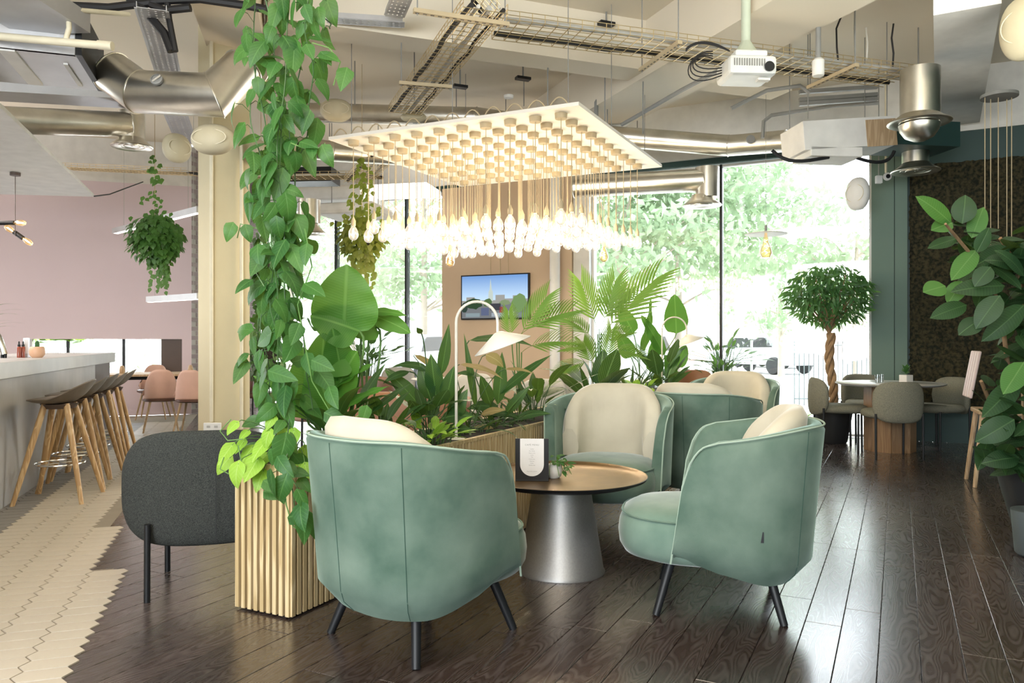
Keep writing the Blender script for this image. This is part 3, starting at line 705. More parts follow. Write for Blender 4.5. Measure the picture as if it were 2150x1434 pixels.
# ---- upholstered tub chair with slim tube legs (charcoal and sage versions)
def tub_chair(name, label, cat, w, z0, z1, zs, m_f, legz, hw=.014, depth=.56, seat=True, wrap=1.15, seatm=None, lx=.80, ly=.0):
    t = thing(name, label, cat); b = B(); n = 41
    rx, ry = w/2, depth*.52
    def fn(i, j):
        s = lerp(-1, 1, i); th = s*wrap; c, si = cos(th), sin(th); q = abs(s)
        hh = (z1-z0)/2*(max(0, 1-q**3.6))**(1/2.6) if q < 1 else 0; zc = (z0+z1)/2+.0*q
        k = 2*pi*j; tk = .040*(max(0, 1-q**5))**.5+.004
        nz, nn = sin(k), cos(k); pz = abs(nz)**(2/3.2)*(1 if nz > 0 else -1)
        rr = nn*tk; x = (rx-.02+rr)*si*1.06; y = -(ry-.02+rr)*c+.02
        return V((x, y, zc+hh*pz))
    b.grid(fn, n, 22, cv=True); b.link('backrest', m_f, t, ang=75)
    if seat:
        sb = B(); sb.lathe([(0, zs), (.8, zs-.002), (.95, zs-.018), (1, zs-.045), (.95, zs-.075), (.8, zs-.09), (0, zs-.09)], 40)
        sb.v = [(abs(x)**.8*(1 if x > 0 else -1)*rx*.84, abs(y)**.8*(1 if y > 0 else -1)*(ry*1.0)+.04, z) for x, y, z in sb.v]
        sb.link('seat', seatm or m_f, t, ang=70)
    for sx in (-1, 1):
        B().tube([(sx*rx*lx, -ry*.62-ly, legz), (sx*rx*lx, -ry*.64-ly, 0)], hw, 10).link('leg', m_black, t)
        B().tube([(sx*rx*lx, ry*.72, zs-.07), (sx*rx*lx, ry*.74, 0)], hw, 10).link('leg', m_black, t)
    return t
# charcoal chair: back to us, left of the slatted planter
ch = tub_chair('lounge_chair', 'charcoal woven low chair, back to us, left of the slatted planter', 'lounge chair', .98, .24, .79, .44, m_char, .36, .0145, .56, wrap=.85, lx=.50, ly=.10)
ch.location = (-1.53, 3.93, 0); ch.rotation_euler = (0, 0, az(-14))
b = B(); b.tube([(.06, -.315, .26+.05*k) for k in range(0, 11)], .0016, 5); b.link('seam', m_black, ch)
# sage dining chairs round the right hand table
TD = V((D(1868, 800, 8.55)[0], 8.55, 0))
d0 = tub_chair('dining_chair', 'x', 'dining chair', .60, .38, .80, .50, m_boucle, .47, .012, .56, wrap=1.0); sd2 = snapshot(d0)
GD = 'sage tub chairs round the right hand table'
for k, (px, d, a, lab) in enumerate([(1870, 8.02, 0, 'sage grey tub dining chair with its rounded back to us at the round table'),
        (1755, 8.7, 100, 'sage tub dining chair on the window side, left of the round table'),
        (1822, 9.35, 180, 'sage tub dining chair behind the round table, mostly hidden'),
        (1972, 8.75, -104, 'sage tub dining chair right of the round table by the moss panel')]):
    o = d0 if k == 0 else dup(sd2, (0,0,0), 0, lab); p = D(px, 900, d); o.location = (p.x, p.y, 0); o.rotation_euler = (0, 0, az(a)); o['label'] = lab; o['group'] = GD
t = thing('dining_table', 'round pale dining table on a faceted wooden drum by the green wall', 'table', TD)
B().lathe([(0, .715), (.50, .718), (.555, .735), (.56, .745), (.555, .75), (0, .75)], 64).link('tabletop', M('grey_tabletop', (.50,.49,.46), .35), t, ang=60)
m_drum = wood('drum_wood', (.26,.15,.075), (.34,.21,.11), .5, 8, (1.5,1.5,.1))
for k in range(8):
    a = 2*pi*k/8; r = .235; B().box((r*cos(a), r*sin(a), .36), (.02, .196, .72), a).link('drum_panel', m_drum, t, smooth=False)
B().lathe([(.22, 0), (.22, .71)], 8).link('drum_core', m_umber, t, smooth=False)
p = TD+V((.13, -.1, .75))
t = thing('potted_succulent', 'small green succulent in a white cube pot on the round dining table', 'potted plant', p)
B().box((0, 0, .045), (.10, .10, .09), .4).link('pot', m_potw, t, smooth=False, bevel=.006)
for k in range(16):
    a = k*2.4; inst('leaf', leaf_bm('oval', .5, .3, .2, 6, 2).mesh('leaf', m_ficus) if k == 0 else lf0, t, frame((0, 0, .09+.004*k), (cos(a), sin(a), .5+.09*k), (0,0,1), .075)) if k else None
    if k == 0: lf0 = leaf_bm('oval', .5, .3, .2, 6, 2).mesh('leaf', m_ficus)
for k, dx in enumerate((-.16, -.10)):
    tag(B().lathe([(0, 0), (.022, 0), (.026, .09), (.024, .09), (.020, .004), (0, .004)], 20, TD+V((dx, -.05+.03*k, .7505))).link('tumbler', glassmat('tumbler_glass_%d' % k, (.9,.93,.93), .75)),
        'clear glass tumbler on the round dining table, %s' % ('left one of two' if k == 0 else 'right one, beside the succulent'), 'glass', 'tumblers on the round table')
# ---- bar
def wl(w, r, z): return wr(w, r, z)
rB0 = -1.735; wE = 11.02; wS = 2.5
t = thing('bar_counter', 'long grey concrete bar counter with overhanging thick top', 'bar counter', wr(7, -2.3))
wbox(wS, wE-1.15, rB0-.95, rB0, 0, .94).link('counter_body', m_conc, t, world=True, smooth=False)
wbox(wE-1.15, wE-.02, rB0-.95, rB0-.03, 0, .94).link('end_panel', m_umber, t, world=True, smooth=False)
ctop = wbox(wS, wE, rB0-1.0, rB0+.03, .94, 1.06).link('countertop', M('pale_concrete', (.52,.52,.51), .35, ns=4, col2=(.44,.44,.44)), t, world=True, smooth=False, bevel=.004)
# stools
def make_stool():
    t = thing('bar_stool', 'x', 'bar stool')
    b = B(); nu, nv = 33, 15
    def fn(i, j, off=0):
        a = 2*pi*i; r = j; x = .235*r*cos(a); y = .215*r*sin(a)      # back at -Y
        back = max(0, -sin(a)); z = .765+.022*r*r+.135*(r**3)*(back**1.3)-.018*(r**3)*max(0, sin(a))**2
        y -= .035*(r**3)*back; return V((x, y, z-off*(1-.75*r**4)))
    b.grid(fn, nu-1, nv, cu=True); k = len(b.v); b.grid(lambda i, j: fn(i, j, .032), nu-1, nv, cu=True)
    for i in range(nu-1): b.f.append((i*nv+nv-1, ((i+1)%(nu-1))*nv+nv-1, k+((i+1)%(nu-1))*nv+nv-1, k+i*nv+nv-1))
    b.link('seat', m_stoolseat, t, ang=60)
    B().lathe([(0, .70), (.11, .70), (.13, .735), (0, .74)], 20).link('seat_mount', m_umber, t)
    for sx in (-1, 1):
        for sy in (-1, 1):
            p0, p1 = V((sx*.075, sy*.075, .735)), V((sx*.235, sy*.235, 0)); B().tube([p0, p0.lerp(p1, .45), p1], [.023, .022, .016], 10).link('leg', m_stool, t)
    B().tube([(.172*cos(a), .172*sin(a), .28) for a in [2*pi*k/32 for k in range(32)]], .0075, 8, closed=True).link('footrest_ring', m_steel, t)
    b = B()
    for a in (pi/4, 3*pi/4): b.tube([(.172*cos(a), .172*sin(a), .28), (-.172*cos(a), -.172*sin(a), .28)], .005, 6)
    b.link('ring_crossbars', m_steel, t); return t
s0 = make_stool(); ss = snapshot(s0); names = ['nearest', 'second', 'third', 'fourth', 'farthest']
for k in range(5):
    o = s0 if k == 0 else dup(ss, (0,0,0), 0, 'x'); p = wr(6.70+k*.53, -1.42); o.location = p; o.rotation_euler = (0, 0, R(18.4+90+(-8, 4, -3, 5, 0)[k]))
    o['label'] = 'taupe bar stool with four oak legs, %s of the row along the bar' % names[k]; o['group'] = 'bar stools along the counter'
# things on the bar
cz = 1.0605
p = G(78, 738, cz); p = wr(6.55, -1.98, cz)
def onbar(px, d): q = D(px, 700, d); return V((q.x, q.y, cz))
t = thing('cactus_pot', 'round peach glazed pot with small cactus on the bar', 'potted plant', onbar(78, 7.0))
B().lathe([(0, 0), (.04, 0), (.062, .025), (.066, .06), (.056, .095), (.050, .10), (.046, .092), (.054, .06), (0, .075)], 28).link('pot', m_potp, t)
B().lathe([(.012, .075), (.019, .10), (.019, .13), (.010, .15), (0, .153)], 12, (0, 0, 0)).link('cactus', m_ficus, t)
m_red = M('rust_bottle_glass', (.30,.07,.04), .2)
for k, px in enumerate((40, 48.5)):
    t = thing('dropper_bottle', 'small rust red bottle with black dropper, %s of the pair on the bar' % ('left' if k == 0 else 'right'), 'bottle', onbar(px, 7.0+.04*k), group='dropper bottles on the bar')
    B().lathe([(0, 0), (.0175, 0), (.018, .004), (.018, .092), (.012, .10), (0, .10)], 16).link('bottle_body', m_red, t)
    B().lathe([(.012, .10), (.012, .118), (.006, .122), (.007, .135), (.004, .148), (0, .15)], 12).link('dropper_cap', m_black, t)
t = thing('menu_block', 'tall clear acrylic card holder standing on the bar', 'card holder', onbar(56, 7.1), R(18))
B().box((0, 0, .09), (.055, .02, .18)).link('acrylic_block', m_zinc, t, smooth=False, bevel=.002); B().box((.0, -.0105, .10), (.035, .001, .13)).link('card', m_card, t, smooth=False)
t = thing('beer_tap', 'curved chrome tap column at the left end of the bar', 'tap', onbar(-22, 6.9))
B().tube(bez((0,0,0), (0,0,.28), (.06,0,.30), (.13,0,.03), 16), .03, 14).link('tap_column', m_steel, t)
for k, px in enumerate((4.5, 11)):
    tag(B().lathe([(0,0),(.013,0),(.013,.05),(.010,.055),(0,.055)], 12, onbar(px, 6.9)).link('bottle_cap', m_black), 'small black capped vial by the chrome tap, %s' % ('left one' if k == 0 else 'right one'), 'vial', 'black vials on the bar')
t = thing('spiky_plant', 'thin arching leaves of a spiky plant above the bar edge', 'plant', onbar(-60, 7.3))
B().lathe([(0,0),(.08,0),(.1,.16),(0,.15)], 20).link('pot', m_potb, t)
stm = leaf_bm('strap', .06, .2, .55, 10, 1).mesh('leaf', m_strap)
for k in range(22):
    a = k*2.399; inst('leaf', stm, t, frame((0,0,.15+.01*k), (cos(a), sin(a), .9), (0,0,1), U_(.38, .55)))
# ---- blush dining chairs and oak table behind the bar
def make_blush():
    t = thing('shell_chair', 'x', 'dining chair'); b = B()
    def fn(i, j):
        s = lerp(-1, 1, i); k = j; th = s*1.15; q = abs(s); zt = .83-.33*(max(0, q-.15)/.85)**2.6; zb = .435
        z = lerp(zb, zt, k); return V((.245*sin(th)*(1-.06*k), -.235*cos(th)-.03*k+.02, z))
    b.grid(fn, 33, 12); b2 = B(); b2.v = b.v; b2.f = b.f
    o = b2.link('backrest', m_pinkchair, t, ang=70); md = o.modifiers.new('thick', 'SOLIDIFY'); md.thickness = .022
    sb = B(); sb.lathe([(0, .465), (.2, .462), (.232, .445), (.232, .42), (.2, .405), (0, .405)], 36); sb.link('seat', m_brownl, t)
    for sx in (-1, 1):
        for sy in (-1, 1): B().tube([(sx*.13, sy*.13, .41), (sx*.215, sy*.215, 0)], [.017, .011], 8).link('leg', m_tan_w, t)
    return t
e0 = make_blush(); se_ = snapshot(e0)
for k, (px, d, a, lab) in enumerate([(338, 10.35, -25, 'blush pink shell chair, back to us, at the oak table behind the bar stools'),
        (408, 10.2, -8, 'blush pink shell chair half hidden behind the ochre column'),
        (322, 12.0, 165, 'blush pink shell chair on the far side of the oak table')]):
    o = e0 if k == 0 else dup(se_, (0,0,0), 0, lab); q = D(px, 900, d); o.location = (q.x, q.y, 0); o.rotation_euler = (0, 0, az(a)); o['label'] = lab; o['group'] = 'blush shell chairs at the oak table'
q = D(345, 900, 11.15)
t = thing('oak_table', 'long pale oak dining table below the strip window', 'table', (q.x, q.y, 0), R(18.4))
b = B(); pts = []
for k in range(40):
    a = 2*pi*k/40; e = .55; pts.append((abs(cos(a))**e*(1 if cos(a) > 0 else -1)*1.05, abs(sin(a))**e*(1 if sin(a) > 0 else -1)*.45))
b.prism(pts, .715, .745); b.link('tabletop', m_tan_w, t, smooth=False, bevel=.004)
B().box((0, 0, .69), (1.7, .6, .05)).link('apron', m_black, t, smooth=False)
for sx in (-1, 1):
    for sy in (-1, 1): B().tube([(sx*.75, sy*.28, .69), (sx*.88, sy*.36, 0)], [.028, .018], 10).link('leg', m_tan_w, t)
for k, (dx, lab) in enumerate([(-.55, 'small tan cup on the oak table, left of the blush chair'), (.35, 'small brass vase on the oak table behind the blush chair'), (.62, 'small beige cup at the right end of the oak table')]):
    q2 = V((q.x, q.y, .7455))+V((cos(R(18.4))*dx, sin(R(18.4))*dx, 0)); tag(B().lathe([(0,0),(.035,0),(.04,.04),(.03,.09),(.02,.11),(0,.11)], 16, q2).link('cup', m_tan_w), lab, 'cup')
# ---- seats behind the planting
q = D(842, 900, 6.3)
t = thing('leather_sofa', 'curved tan leather sofa back behind the planter leaves', 'sofa', (q.x, q.y+.4, 0))
b = B()
def sf(i, j):
    s = lerp(-1, 1, i); k = j*12; x = s*.55; y = -.42+.10*s*s*s*s+.25*max(0, abs(s)-.75)*2; zt = .80-.06*s**4
    if k <= 5: return V((x, y, lerp(.12, zt-.05, k/5)))
    if k <= 8: a = (k-5)/3*pi; return V((x, y+.07-.07*cos(a), zt-.05+.05*sin(a)))
    return V((x, y+.14, lerp(zt-.05, .40, (k-8)/4)))
b.grid(sf, 31, 13); n = 13; b.f.append(tuple(range(n))); b.f.append(tuple(range(30*n, 31*n))); b.link('backrest', m_tanl, t, ang=60)
B().box((0, .02, .28), (1.0, .75, .30)).link('seat', m_tanl, t, smooth=False, bevel=.05)
for sx in (-1, 1):
    for sy in (-1, 1): B().tube([(sx*.42, sy*.28, .15), (sx*.45, sy*.3, 0)], .02, 8).link('leg', m_black, t)
f0 = None
for k, (px, d, a, m_, lab, w) in enumerate([(1140, 7.6, 185, m_greyf, 'oatmeal fabric chair facing us in front of the tan pier', .52),
        (793, 8.6, 10, m_brownl, 'brown leather chair seen over the sofa back, by the left glazing', .52),
        (1212, 8.6, 150, m_greyf, 'oatmeal fabric chair behind the palm, right of the white post', .50),
        (1462, 10.0, 185, m_tanl, 'small tan leather chair below the far arc lamp', .52),
        (655, 8.2, 60, m_pinkchair, 'pink shell chair behind the dark big-leaved plants', .55),
        (985, 8.9, 200, m_greyf, 'pale grey fabric chair behind the peace lilies', .52),
        (830, 11.0, 190, m_greyf, 'grey fabric chair close to the left glazing', .55),
        (550, 11.4, 80, m_brownl, 'dark brown chair just right of the ochre column', .55)]):
    o = tub_chair('cafe_chair', lab, 'chair', w, .42, .83, .46, m_, .46, .012, .5, wrap=1.1); q = D(px, 900, d); o.location = (q.x, q.y, 0); o.rotation_euler = (0, 0, az(a))
for k, (px, d, lab) in enumerate([(925, 9.6, 'round white cafe table on a pedestal before the left glazing'), (1330, 9.2, 'round white cafe table behind the palms by the big window')]):
    q = D(px, 900, d); t = thing('cafe_table', lab, 'table', (q.x, q.y, 0))
    B().lathe([(0,.72),(.36,.72),(.37,.735),(.36,.745),(0,.745)], 40).link('tabletop', m_white, t); B().tube([(0,0,.02),(0,0,.72)], .03, 12).link('pedestal', m_black, t); B().lathe([(0,0),(.22,0),(.22,.01),(.04,.025),(0,.025)], 32).link('base_plate', m_black, t)
# pink high chair with beech legs behind the rubber plant
q = D(2068, 900, 6.5)
t = thing('high_chair', 'pale pink slatted chair with beech legs behind the rubber plant', 'chair', (q.x+.13, q.y, 0), az(112))
for k, x in enumerate((-.15, -.05, .05, .15)):
    B().box((x, -.21, .93), (.075, .022, .40), mat=Matrix.Rotation(R(-10), 4, 'X')).link('back_slat', M('pale_pink_wood', (.62,.49,.47), .5) if k == 0 else bpy.data.materials['pale_pink_wood'], t, smooth=False, bevel=.008)
B().box((0, 0, .62), (.40, .38, .04)).link('seat', m_tan_w, t, smooth=False, bevel=.01)
for sx in (-1, 1):
    for sy in (-1, 1): B().tube([(sx*.15, sy*.15, .62), (sx*.21, sy*.22, 0)], [.024, .017], 8).link('leg', m_tan_w, t)
# ================================================================ CHANDELIER
ZC = 3.12
n0, n1, n2 = G(1215, 221, ZC), G(690, 294, ZC), G(1390, 351, ZC)
ctr = (n1+n2)/2
t = thing('chandelier', 'square cream ceiling panel hung with a hundred glowing globe bulbs', 'chandelier', ctr)
ex = (n1-n0); ey = (n2-n0); ax = atan2(ex.y, ex.x)
n3 = n1+ey
B().prism([xy(n0), xy(n1), xy(n3), xy(n2)], ZC, ZC+.03).link('panel', m_panel, t, world=True, smooth=False)
exn, eyn = ex.normalized(), ey.normalized()
k0, k9, kk = G(1178, 246, 3.09), G(742, 302, 3.09), G(1338, 351, 3.09)
capm = B().lathe([(0, 0), (.042, 0), (.050, -.0), (.054, .045), (0, .045)], 20).mesh('ceiling_cap', m_cordc)
hold = B().lathe([(0, 0), (.019, 0), (.022, .008), (.022, .045), (.016, .060), (.006, .085), (0, .086)], 16).mesh('lamp_holder', m_cordc)
bulbm = B().lathe([(.014, .105), (.016, .085), (.030, .066), (.044, .040), (.0475, .010), (.044, -.018), (.030, -.038), (.012, -.047), (0, -.0485)], 20).mesh('globe_bulb', m_bulb)
film = B().lathe([(0, .050), (.004, .045), (.008, .025), (.008, -.002), (.004, -.012), (0, -.014)], 8).mesh('filament', m_fil)
cordm = B().tube([(0,0,0), (0,0,1)], .0042, 6).mesh('cord', m_cordc)
inv = Matrix.Translation(ctr).inverted()
rnd = random.Random(11)
for i in range(10):
    for j in range(10):
        p = k0 + (k9-k0)*(i/9) + (kk-k0)*(j/9); zb = 2.235+rnd.uniform(-.03, .03)
        inst('ceiling_cap', capm, t, inv @ Matrix.Translation((p.x, p.y, ZC-.045)))
        zt = zb+.17; m4 = inv @ Matrix.Translation((p.x, p.y, zt)) @ Matrix.Diagonal((1,1,ZC-.045-zt,1)); inst('cord', cordm, t, m4)
        inst('lamp_holder', hold, t, inv @ Matrix.Translation((p.x, p.y, zb+.09)))
        b_ = inst('globe_bulb', bulbm, t, inv @ Matrix.Translation((p.x, p.y, zb)))
        inst('filament', film, b_, Matrix())
rc = B()
for k in range(12):
    f = k/11; p = n0.lerp(n1, .05+.9*f)+eyn*.15; q = p-exn*.0+exn*.22; rc.tube([tuple(p.lerp(q, x/8)+V((0, 0, .03+.11*sin(pi*x/8)))) for x in range(9)], .006, 6)
rc.link('cable_loops', m_cordc, t, world=True)
sw = B()
for p in (n0, n1, n2, n3, (n0+n1)/2, (n0+n2)/2): q = p+(ctr-p)*.12; sw.tube([(q.x, q.y, ZC+.03), (q.x, q.y, 4.45)], .004, 6)
sw.link('suspension_rods', m_grey, t, world=True)
def pendant(name, label, px, pyb, d, mat, fil, ztop, sc=1.0, group=None, cat='pendant lamp'):
    p = D(px, pyb, d); t = thing(name, label, cat, (p.x, p.y, p.z), group=group); b = bulb2.link if False else None
    B().lathe([(.013*sc, .10*sc), (.016*sc, .08*sc), (.030*sc, .045*sc), (.043*sc, .010*sc), (.044*sc, -.015*sc), (.034*sc, -.042*sc), (.015*sc, -.056*sc), (0, -.058*sc)], 24).link('teardrop_bulb', mat, t)
    B().tube([(.012*sc*cos(k*1.1), .012*sc*sin(k*1.1), (-.03+.004*k)*sc) for k in range(22)], .0016, 5).link('filament', fil, t)
    B().tube([(0,0,.09*sc), (0,0,.15*sc)], .018*sc, 12).link('lamp_holder', m_cordc, t)
    B().tube([(0,0,.15*sc), (0,0,ztop-p.z)], .003, 6).link('cord', m_cordc, t); return t
pendant('teardrop_pendant', 'clear teardrop bulb hanging below the left end of the chandelier', 945, 548, 7.2, m_amber, m_fil2, ZC+.0)
pendant('teardrop_pendant', 'clear teardrop bulb hanging below the right end of the chandelier', 1268, 538, 7.6, m_amber, m_fil2, ZC+.0)
# disc pendant by the window
p = D(1608, 492, 8.6); t = thing('disc_pendant', 'flat pale disc pendant with big amber bulb before the big window', 'pendant lamp', p)
B().lathe([(.03, .035), (.06, .030), (.228, .004), (.230, 0), (.226, -.002), (.05, .018), (0, .02)], 48).link('disc_shade', m_lampw, t)
B().tube([(0,0,.03), (0,0,.10)], .014, 10).link('lamp_holder', m_grey, t); B().tube([(0,0,.1), (0,0,1.9)], .002, 6).link('cord', m_grey, t)
B().lathe([(.015, .015), (.02, -.02), (.035, -.10), (.064, -.18), (.066, -.215), (.045, -.26), (0, -.275)], 24).link('amber_bulb', m_amber, t)
B().tube([(.018*cos(k*.9), .018*sin(k*.9), -.06-.007*k) for k in range(24)], .002, 5).link('filament', m_fil2, t)
# bar pendant (crossing black tubes with bulbs)
p = D(32, 468, 8.2); t = thing('tube_pendant', 'black tube pendant with three amber tip bulbs below the bar soffit', 'pendant lamp', p)
B().lathe([(0, 0), (.05, 0), (.05, .03), (0, .03)], 20, (0, 0, 2.965-p.z)).link('canopy', m_umber, t); B().tube([(0,0,-.14), (0,0,2.97-p.z)], .004, 6).link('rod', m_umber, t)
def tubearm(a, b_):
    a, b_ = V(a), V(b_); ar = B().tube([a, b_], .024, 14).link('tube_arm', m_black, t); d = (b_-a).normalized()
    q = d.to_track_quat('Z', 'Y').to_matrix().to_4x4()
    B().lathe([(.014, 0), (.03, .045), (.034, .08), (.022, .115), (0, .125)], 16, b_, mat=q).link('amber_bulb', m_amber, t); B().lathe([(0, .02), (.008, .03), (.008, .09), (0, .1)], 8, b_, mat=q).link('filament', m_fil2, t)
tubearm((-.34, 0, 0), (-.01, 0, 0)); tubearm((-.02, .03, -.10), (.07, .02, -.16)); tubearm((.07, .02, -.16), (-.03, .03, -.095))
# ================================================================ CEILING SERVICES
def duct(name, label, pts, r, mat=m_duct, seams=True, cat='duct', extra=None):
    pts = [V(p) for p in pts]; t = thing(name, label, cat, pts[len(pts)//2]); n = 32
    # mitred tube: ring at each joint lies in the bisecting plane
    vs = []; X = None
    for i, p in enumerate(pts):
        d0 = (p-pts[i-1]).normalized() if i else (pts[1]-p).normalized(); d1 = (pts[i+1]-p).normalized() if i < len(pts)-1 else d0
        nb = (d0+d1).normalized()
        x = d0.cross(V((0,0,1)));
        if x.length < .1: x = d0.cross(V((0,1,0))) if X is None else (X-d0*X.dot(d0))
        if X is not None:
            x = X-d0*X.dot(d0)
            if x.length < .1: x = d0.cross(V((0,1,0)))
        x.normalize(); X = x; y = d0.cross(x)
        for k in range(n):
            q = 2*pi*k/n; v = (x*cos(q)+y*sin(q))*r; s_ = -v.dot(nb)/max(.2, d0.dot(nb)); vs.append(p+v+d0*s_)
    b = B(); fs = [(i*n+j, i*n+(j+1)%n, (i+1)*n+(j+1)%n, (i+1)*n+j) for i in range(len(pts)-1) for j in range(n)]
    fs += [tuple(range(n))[::-1], tuple(range((len(pts)-1)*n, len(pts)*n))]
    b.add(vs, fs); b.link('duct_body', mat, t, world=True, ang=35)
    if seams:
        for i in range(len(pts)):
            ring = [vs[i*n+j] + (vs[i*n+j]-pts[i])*.012 for j in range(n)]; B().tube(ring, .006, 5, closed=True).link('duct_seam', mat, t, world=True)
    return t
def diffuser(t, p, r, h=.16, mat=m_duct):
    p = V(p); b = B(); b.lathe([(r*.52, h), (r*.60, h*.75), (r*.80, h*.35), (r, h*.06), (r*1.01, 0), (r*.97, -.008), (r*.80, h*.05)], 40, p); b.link('diffuser_cone', mat, t, world=True, ang=60)
    B().lathe([(r*.80, .012), (r*.66, .03), (r*.62, .0), (r*.45, .03), (r*.40, .0), (r*.2, .02), (0, .0)], 40, p).link('diffuser_rings', mat, t, world=True)
# big elbow duct before the column
dd = 6.0
P_ = lambda px, py, d: D(px, py, d)
pe = [P_(228, 200, 6.4)+V((-.02,.35,.15)), P_(262, 196, 6.0), P_(455, 200, 5.9), P_(530, 150, 6.4), P_(640, 60, 7.4)]
pe = [P_(238, 172, 6.35), P_(282, 196, 5.95), P_(452, 203, 5.80), P_(508, 150, 6.1)]
pe = [P_(236, 152, 5.98), P_(292, 193, 5.92), P_(450, 200, 5.80), P_(510, 146, 6.0)]
t = duct('elbow_duct', 'large shiny duct with mitred elbows passing in front of the ochre column', pe, .16)
q = P_(342, 183, 5.80)+V((0, -.09, .02)); B().lathe([(0,0),(.045,0),(.045,.02),(.035,.024),(.035,.016),(0,.016)], 28, q, mat=Matrix.Rotation(R(72), 4, 'X')).link('damper_port', m_grey, t, world=True)
B().box(q+V((0,-.022,.006)), (.08,.006,.012), mat=Matrix.Rotation(R(-35), 4, 'Y')).link('damper_lever', m_duct, t, world=True)
duct('branch_duct', 'dark end of a duct rising behind the vines right of the elbow duct', [P_(525, 142, 6.5), P_(600, 60, 7.6), P_(700, -30, 8.6)], .15)
# left straight duct + drop vent
t = duct('drop_duct', 'straight duct left of the elbow duct ending in a drop vent', [P_(10, 252, 7.2), P_(272, 262, 7.9)], .125)
B().tube([P_(277, 236, 7.95), P_(277, 300, 7.95)], .125, 32).link('drop_pipe', m_duct, t, world=True); diffuser(t, P_(277, 308, 7.95), .20, .12)
# long duct right of chandelier
t = duct('long_duct', 'long satin duct behind the chandelier running to the air handler', [P_(640, 236, 10.2), P_(1000, 246, 9.9), P_(1270, 285, 9.6), P_(1530, 306, 9.3), P_(1650, 296, 8.9)], .125)
q = P_(1568, 299, 9.1)+V((0,-.13,0)); B().lathe([(0,0),(.05,0),(.05,.02),(0,.02)], 24, q, mat=Matrix.Rotation(R(90), 4, 'X')).link('damper_port', m_grey, t, world=True)
t = duct('window_duct', 'duct with a drop vent hanging before the big window', [P_(1205, 392, 9.9), P_(1478, 378, 9.5)], .14)
B().tube([P_(1485, 352, 9.5), P_(1485, 415, 9.5)], .145, 32).link('drop_pipe', m_duct, t, world=True); diffuser(t, P_(1474, 432, 9.5), .235, .13)
t = duct('low_duct', 'duct behind the vines above the left glazing with a round diffuser', [P_(560, 300, 9.0), P_(700, 318, 9.3), P_(900, 330, 9.6)], .12)
t = thing('ceiling_diffuser', 'round silver diffuser seen beyond the vines above the left glazing', 'vent', P_(650, 488, 10)); B().tube([P_(650, 420, 10), P_(650, 470, 10)], .14, 24).link('drop_pipe', m_duct, t, world=True); diffuser(t, P_(650, 490, 10), .21, .12)
# two drop vents at the right
t = thing('drop_vent', 'tall silver drop vent with wide cone, upper of the two at the right', 'vent', P_(1932, 260, 6.9)); B().tube([P_(1932, 146, 6.9), P_(1932, 250, 6.9)], .165, 40).link('drop_pipe', m_duct, t, world=True)
diffuser(t, P_(1930, 258, 6.9), .262, .10); B().lathe([(.17, 0), (.16, -.05), (.12, -.11), (.05, -.145), (0, -.15)], 32, P_(1930, 262, 6.9)).link('inner_bowl', m_duct, t, world=True)
t = thing('drop_vent', 'short silver drop vent below the white ceiling box, lower of the two', 'vent', P_(1922, 358, 8.4)); B().tube([P_(1922, 300, 8.4), P_(1922, 350, 8.4)], .135, 32).link('drop_pipe', m_duct, t, world=True); diffuser(t, P_(1922, 360, 8.4), .245, .10)
tag(B().box(P_(1918, 292, 8.35), (.72, .5, .26), R(8)).link('ceiling_box', m_dgreenw, smooth=False), 'boxy green-bottomed bulkhead between the two drop vents', 'bulkhead')
# air handler right
c = P_(1758, 292, 8.0); t = thing('air_handler', 'white boxy ceiling air handler with cardboard coloured end beside the projector', 'air conditioner', c, R(6))
B().box((0,0,0), (.98, .5, .29), mat=Matrix.Rotation(R(-5), 4, 'Y')).link('casing', m_white, t, smooth=False, bevel=.004)
B().box((.33,-.252,.01), (.32, .008, .27), mat=Matrix.Rotation(R(-5), 4, 'Y')).link('tan_panel', m_tan_w, t, smooth=False); B().box((-.14,-.05,-.19), (.55, .40, .10)).link('intake_tray', m_white, t, smooth=False, bevel=.01)
for x in (-.42, .42):
    for y in (-.2, .2): B().tube([(x,y,.14), (x,y,1.42)], .005, 6).link('hanger_rod', m_grey, t)
B().tube(bez((.1,-.2,-.24), (.3,-.2,-.30), (.45,-.2,-.30), (.5,-.2,-.16), 8), .018, 8).link('drain_pipe', m_black, t)
B().tube(bez((-.2,-.2,-.24), (-.5,-.2,-.30), (-.6,-.1,-.30), (-.75,-.1,-.16), 8), .018, 8).link('drain_pipe', m_black, t)
# air handler left top
c = G(158, 112, 3.2); t = thing('air_handler', 'grey zinc ceiling unit at the top left with an open underside', 'air conditioner', c, R(18.4))
B().box((-.5,.02,.13), (1.0, .04, .28)).link('front_panel', m_zinc, t, smooth=False, bevel=.004); B().box((-.5,.41,.0), (1.0, .80, .02)).link('underside_panel', m_zinc, t, smooth=False)
B().box((.02,.41,.16), (.04, .82, .34)).link('side_panel', m_black, t, smooth=False); B().box((-.42,.40,-.016), (.10, .74, .012)).link('stiffening_rib', m_white, t, smooth=False); B().box((-.10,.45,-.016), (.03, .5, .012)).link('stiffening_rib', m_white, t, smooth=False)
B().box((-.22,-.004,.18), (.30, .01, .09)).link('rating_plate', m_white, t, smooth=False)
t = thing('drain_pipe', 'cream plastic drain pipe running below the top left ceiling unit', 'pipe', P_(100, 85, 5.1)); B().tube([P_(-30, 74, 5.1), P_(232, 97, 5.1)], .026, 14).link('main_run', m_pvc, t, world=True)
B().tube([P_(138, 84, 5.1), P_(145, 60, 5.1), P_(143, 20, 5.1), P_(170, 22, 5.2), P_(270, 30, 5.6)], .017, 12).link('riser', m_pvc, t, world=True); B().tube([P_(206, 94, 5.1), P_(236, 97, 5.1)], .030, 14).link('end_cap', m_pvc, t, world=True)
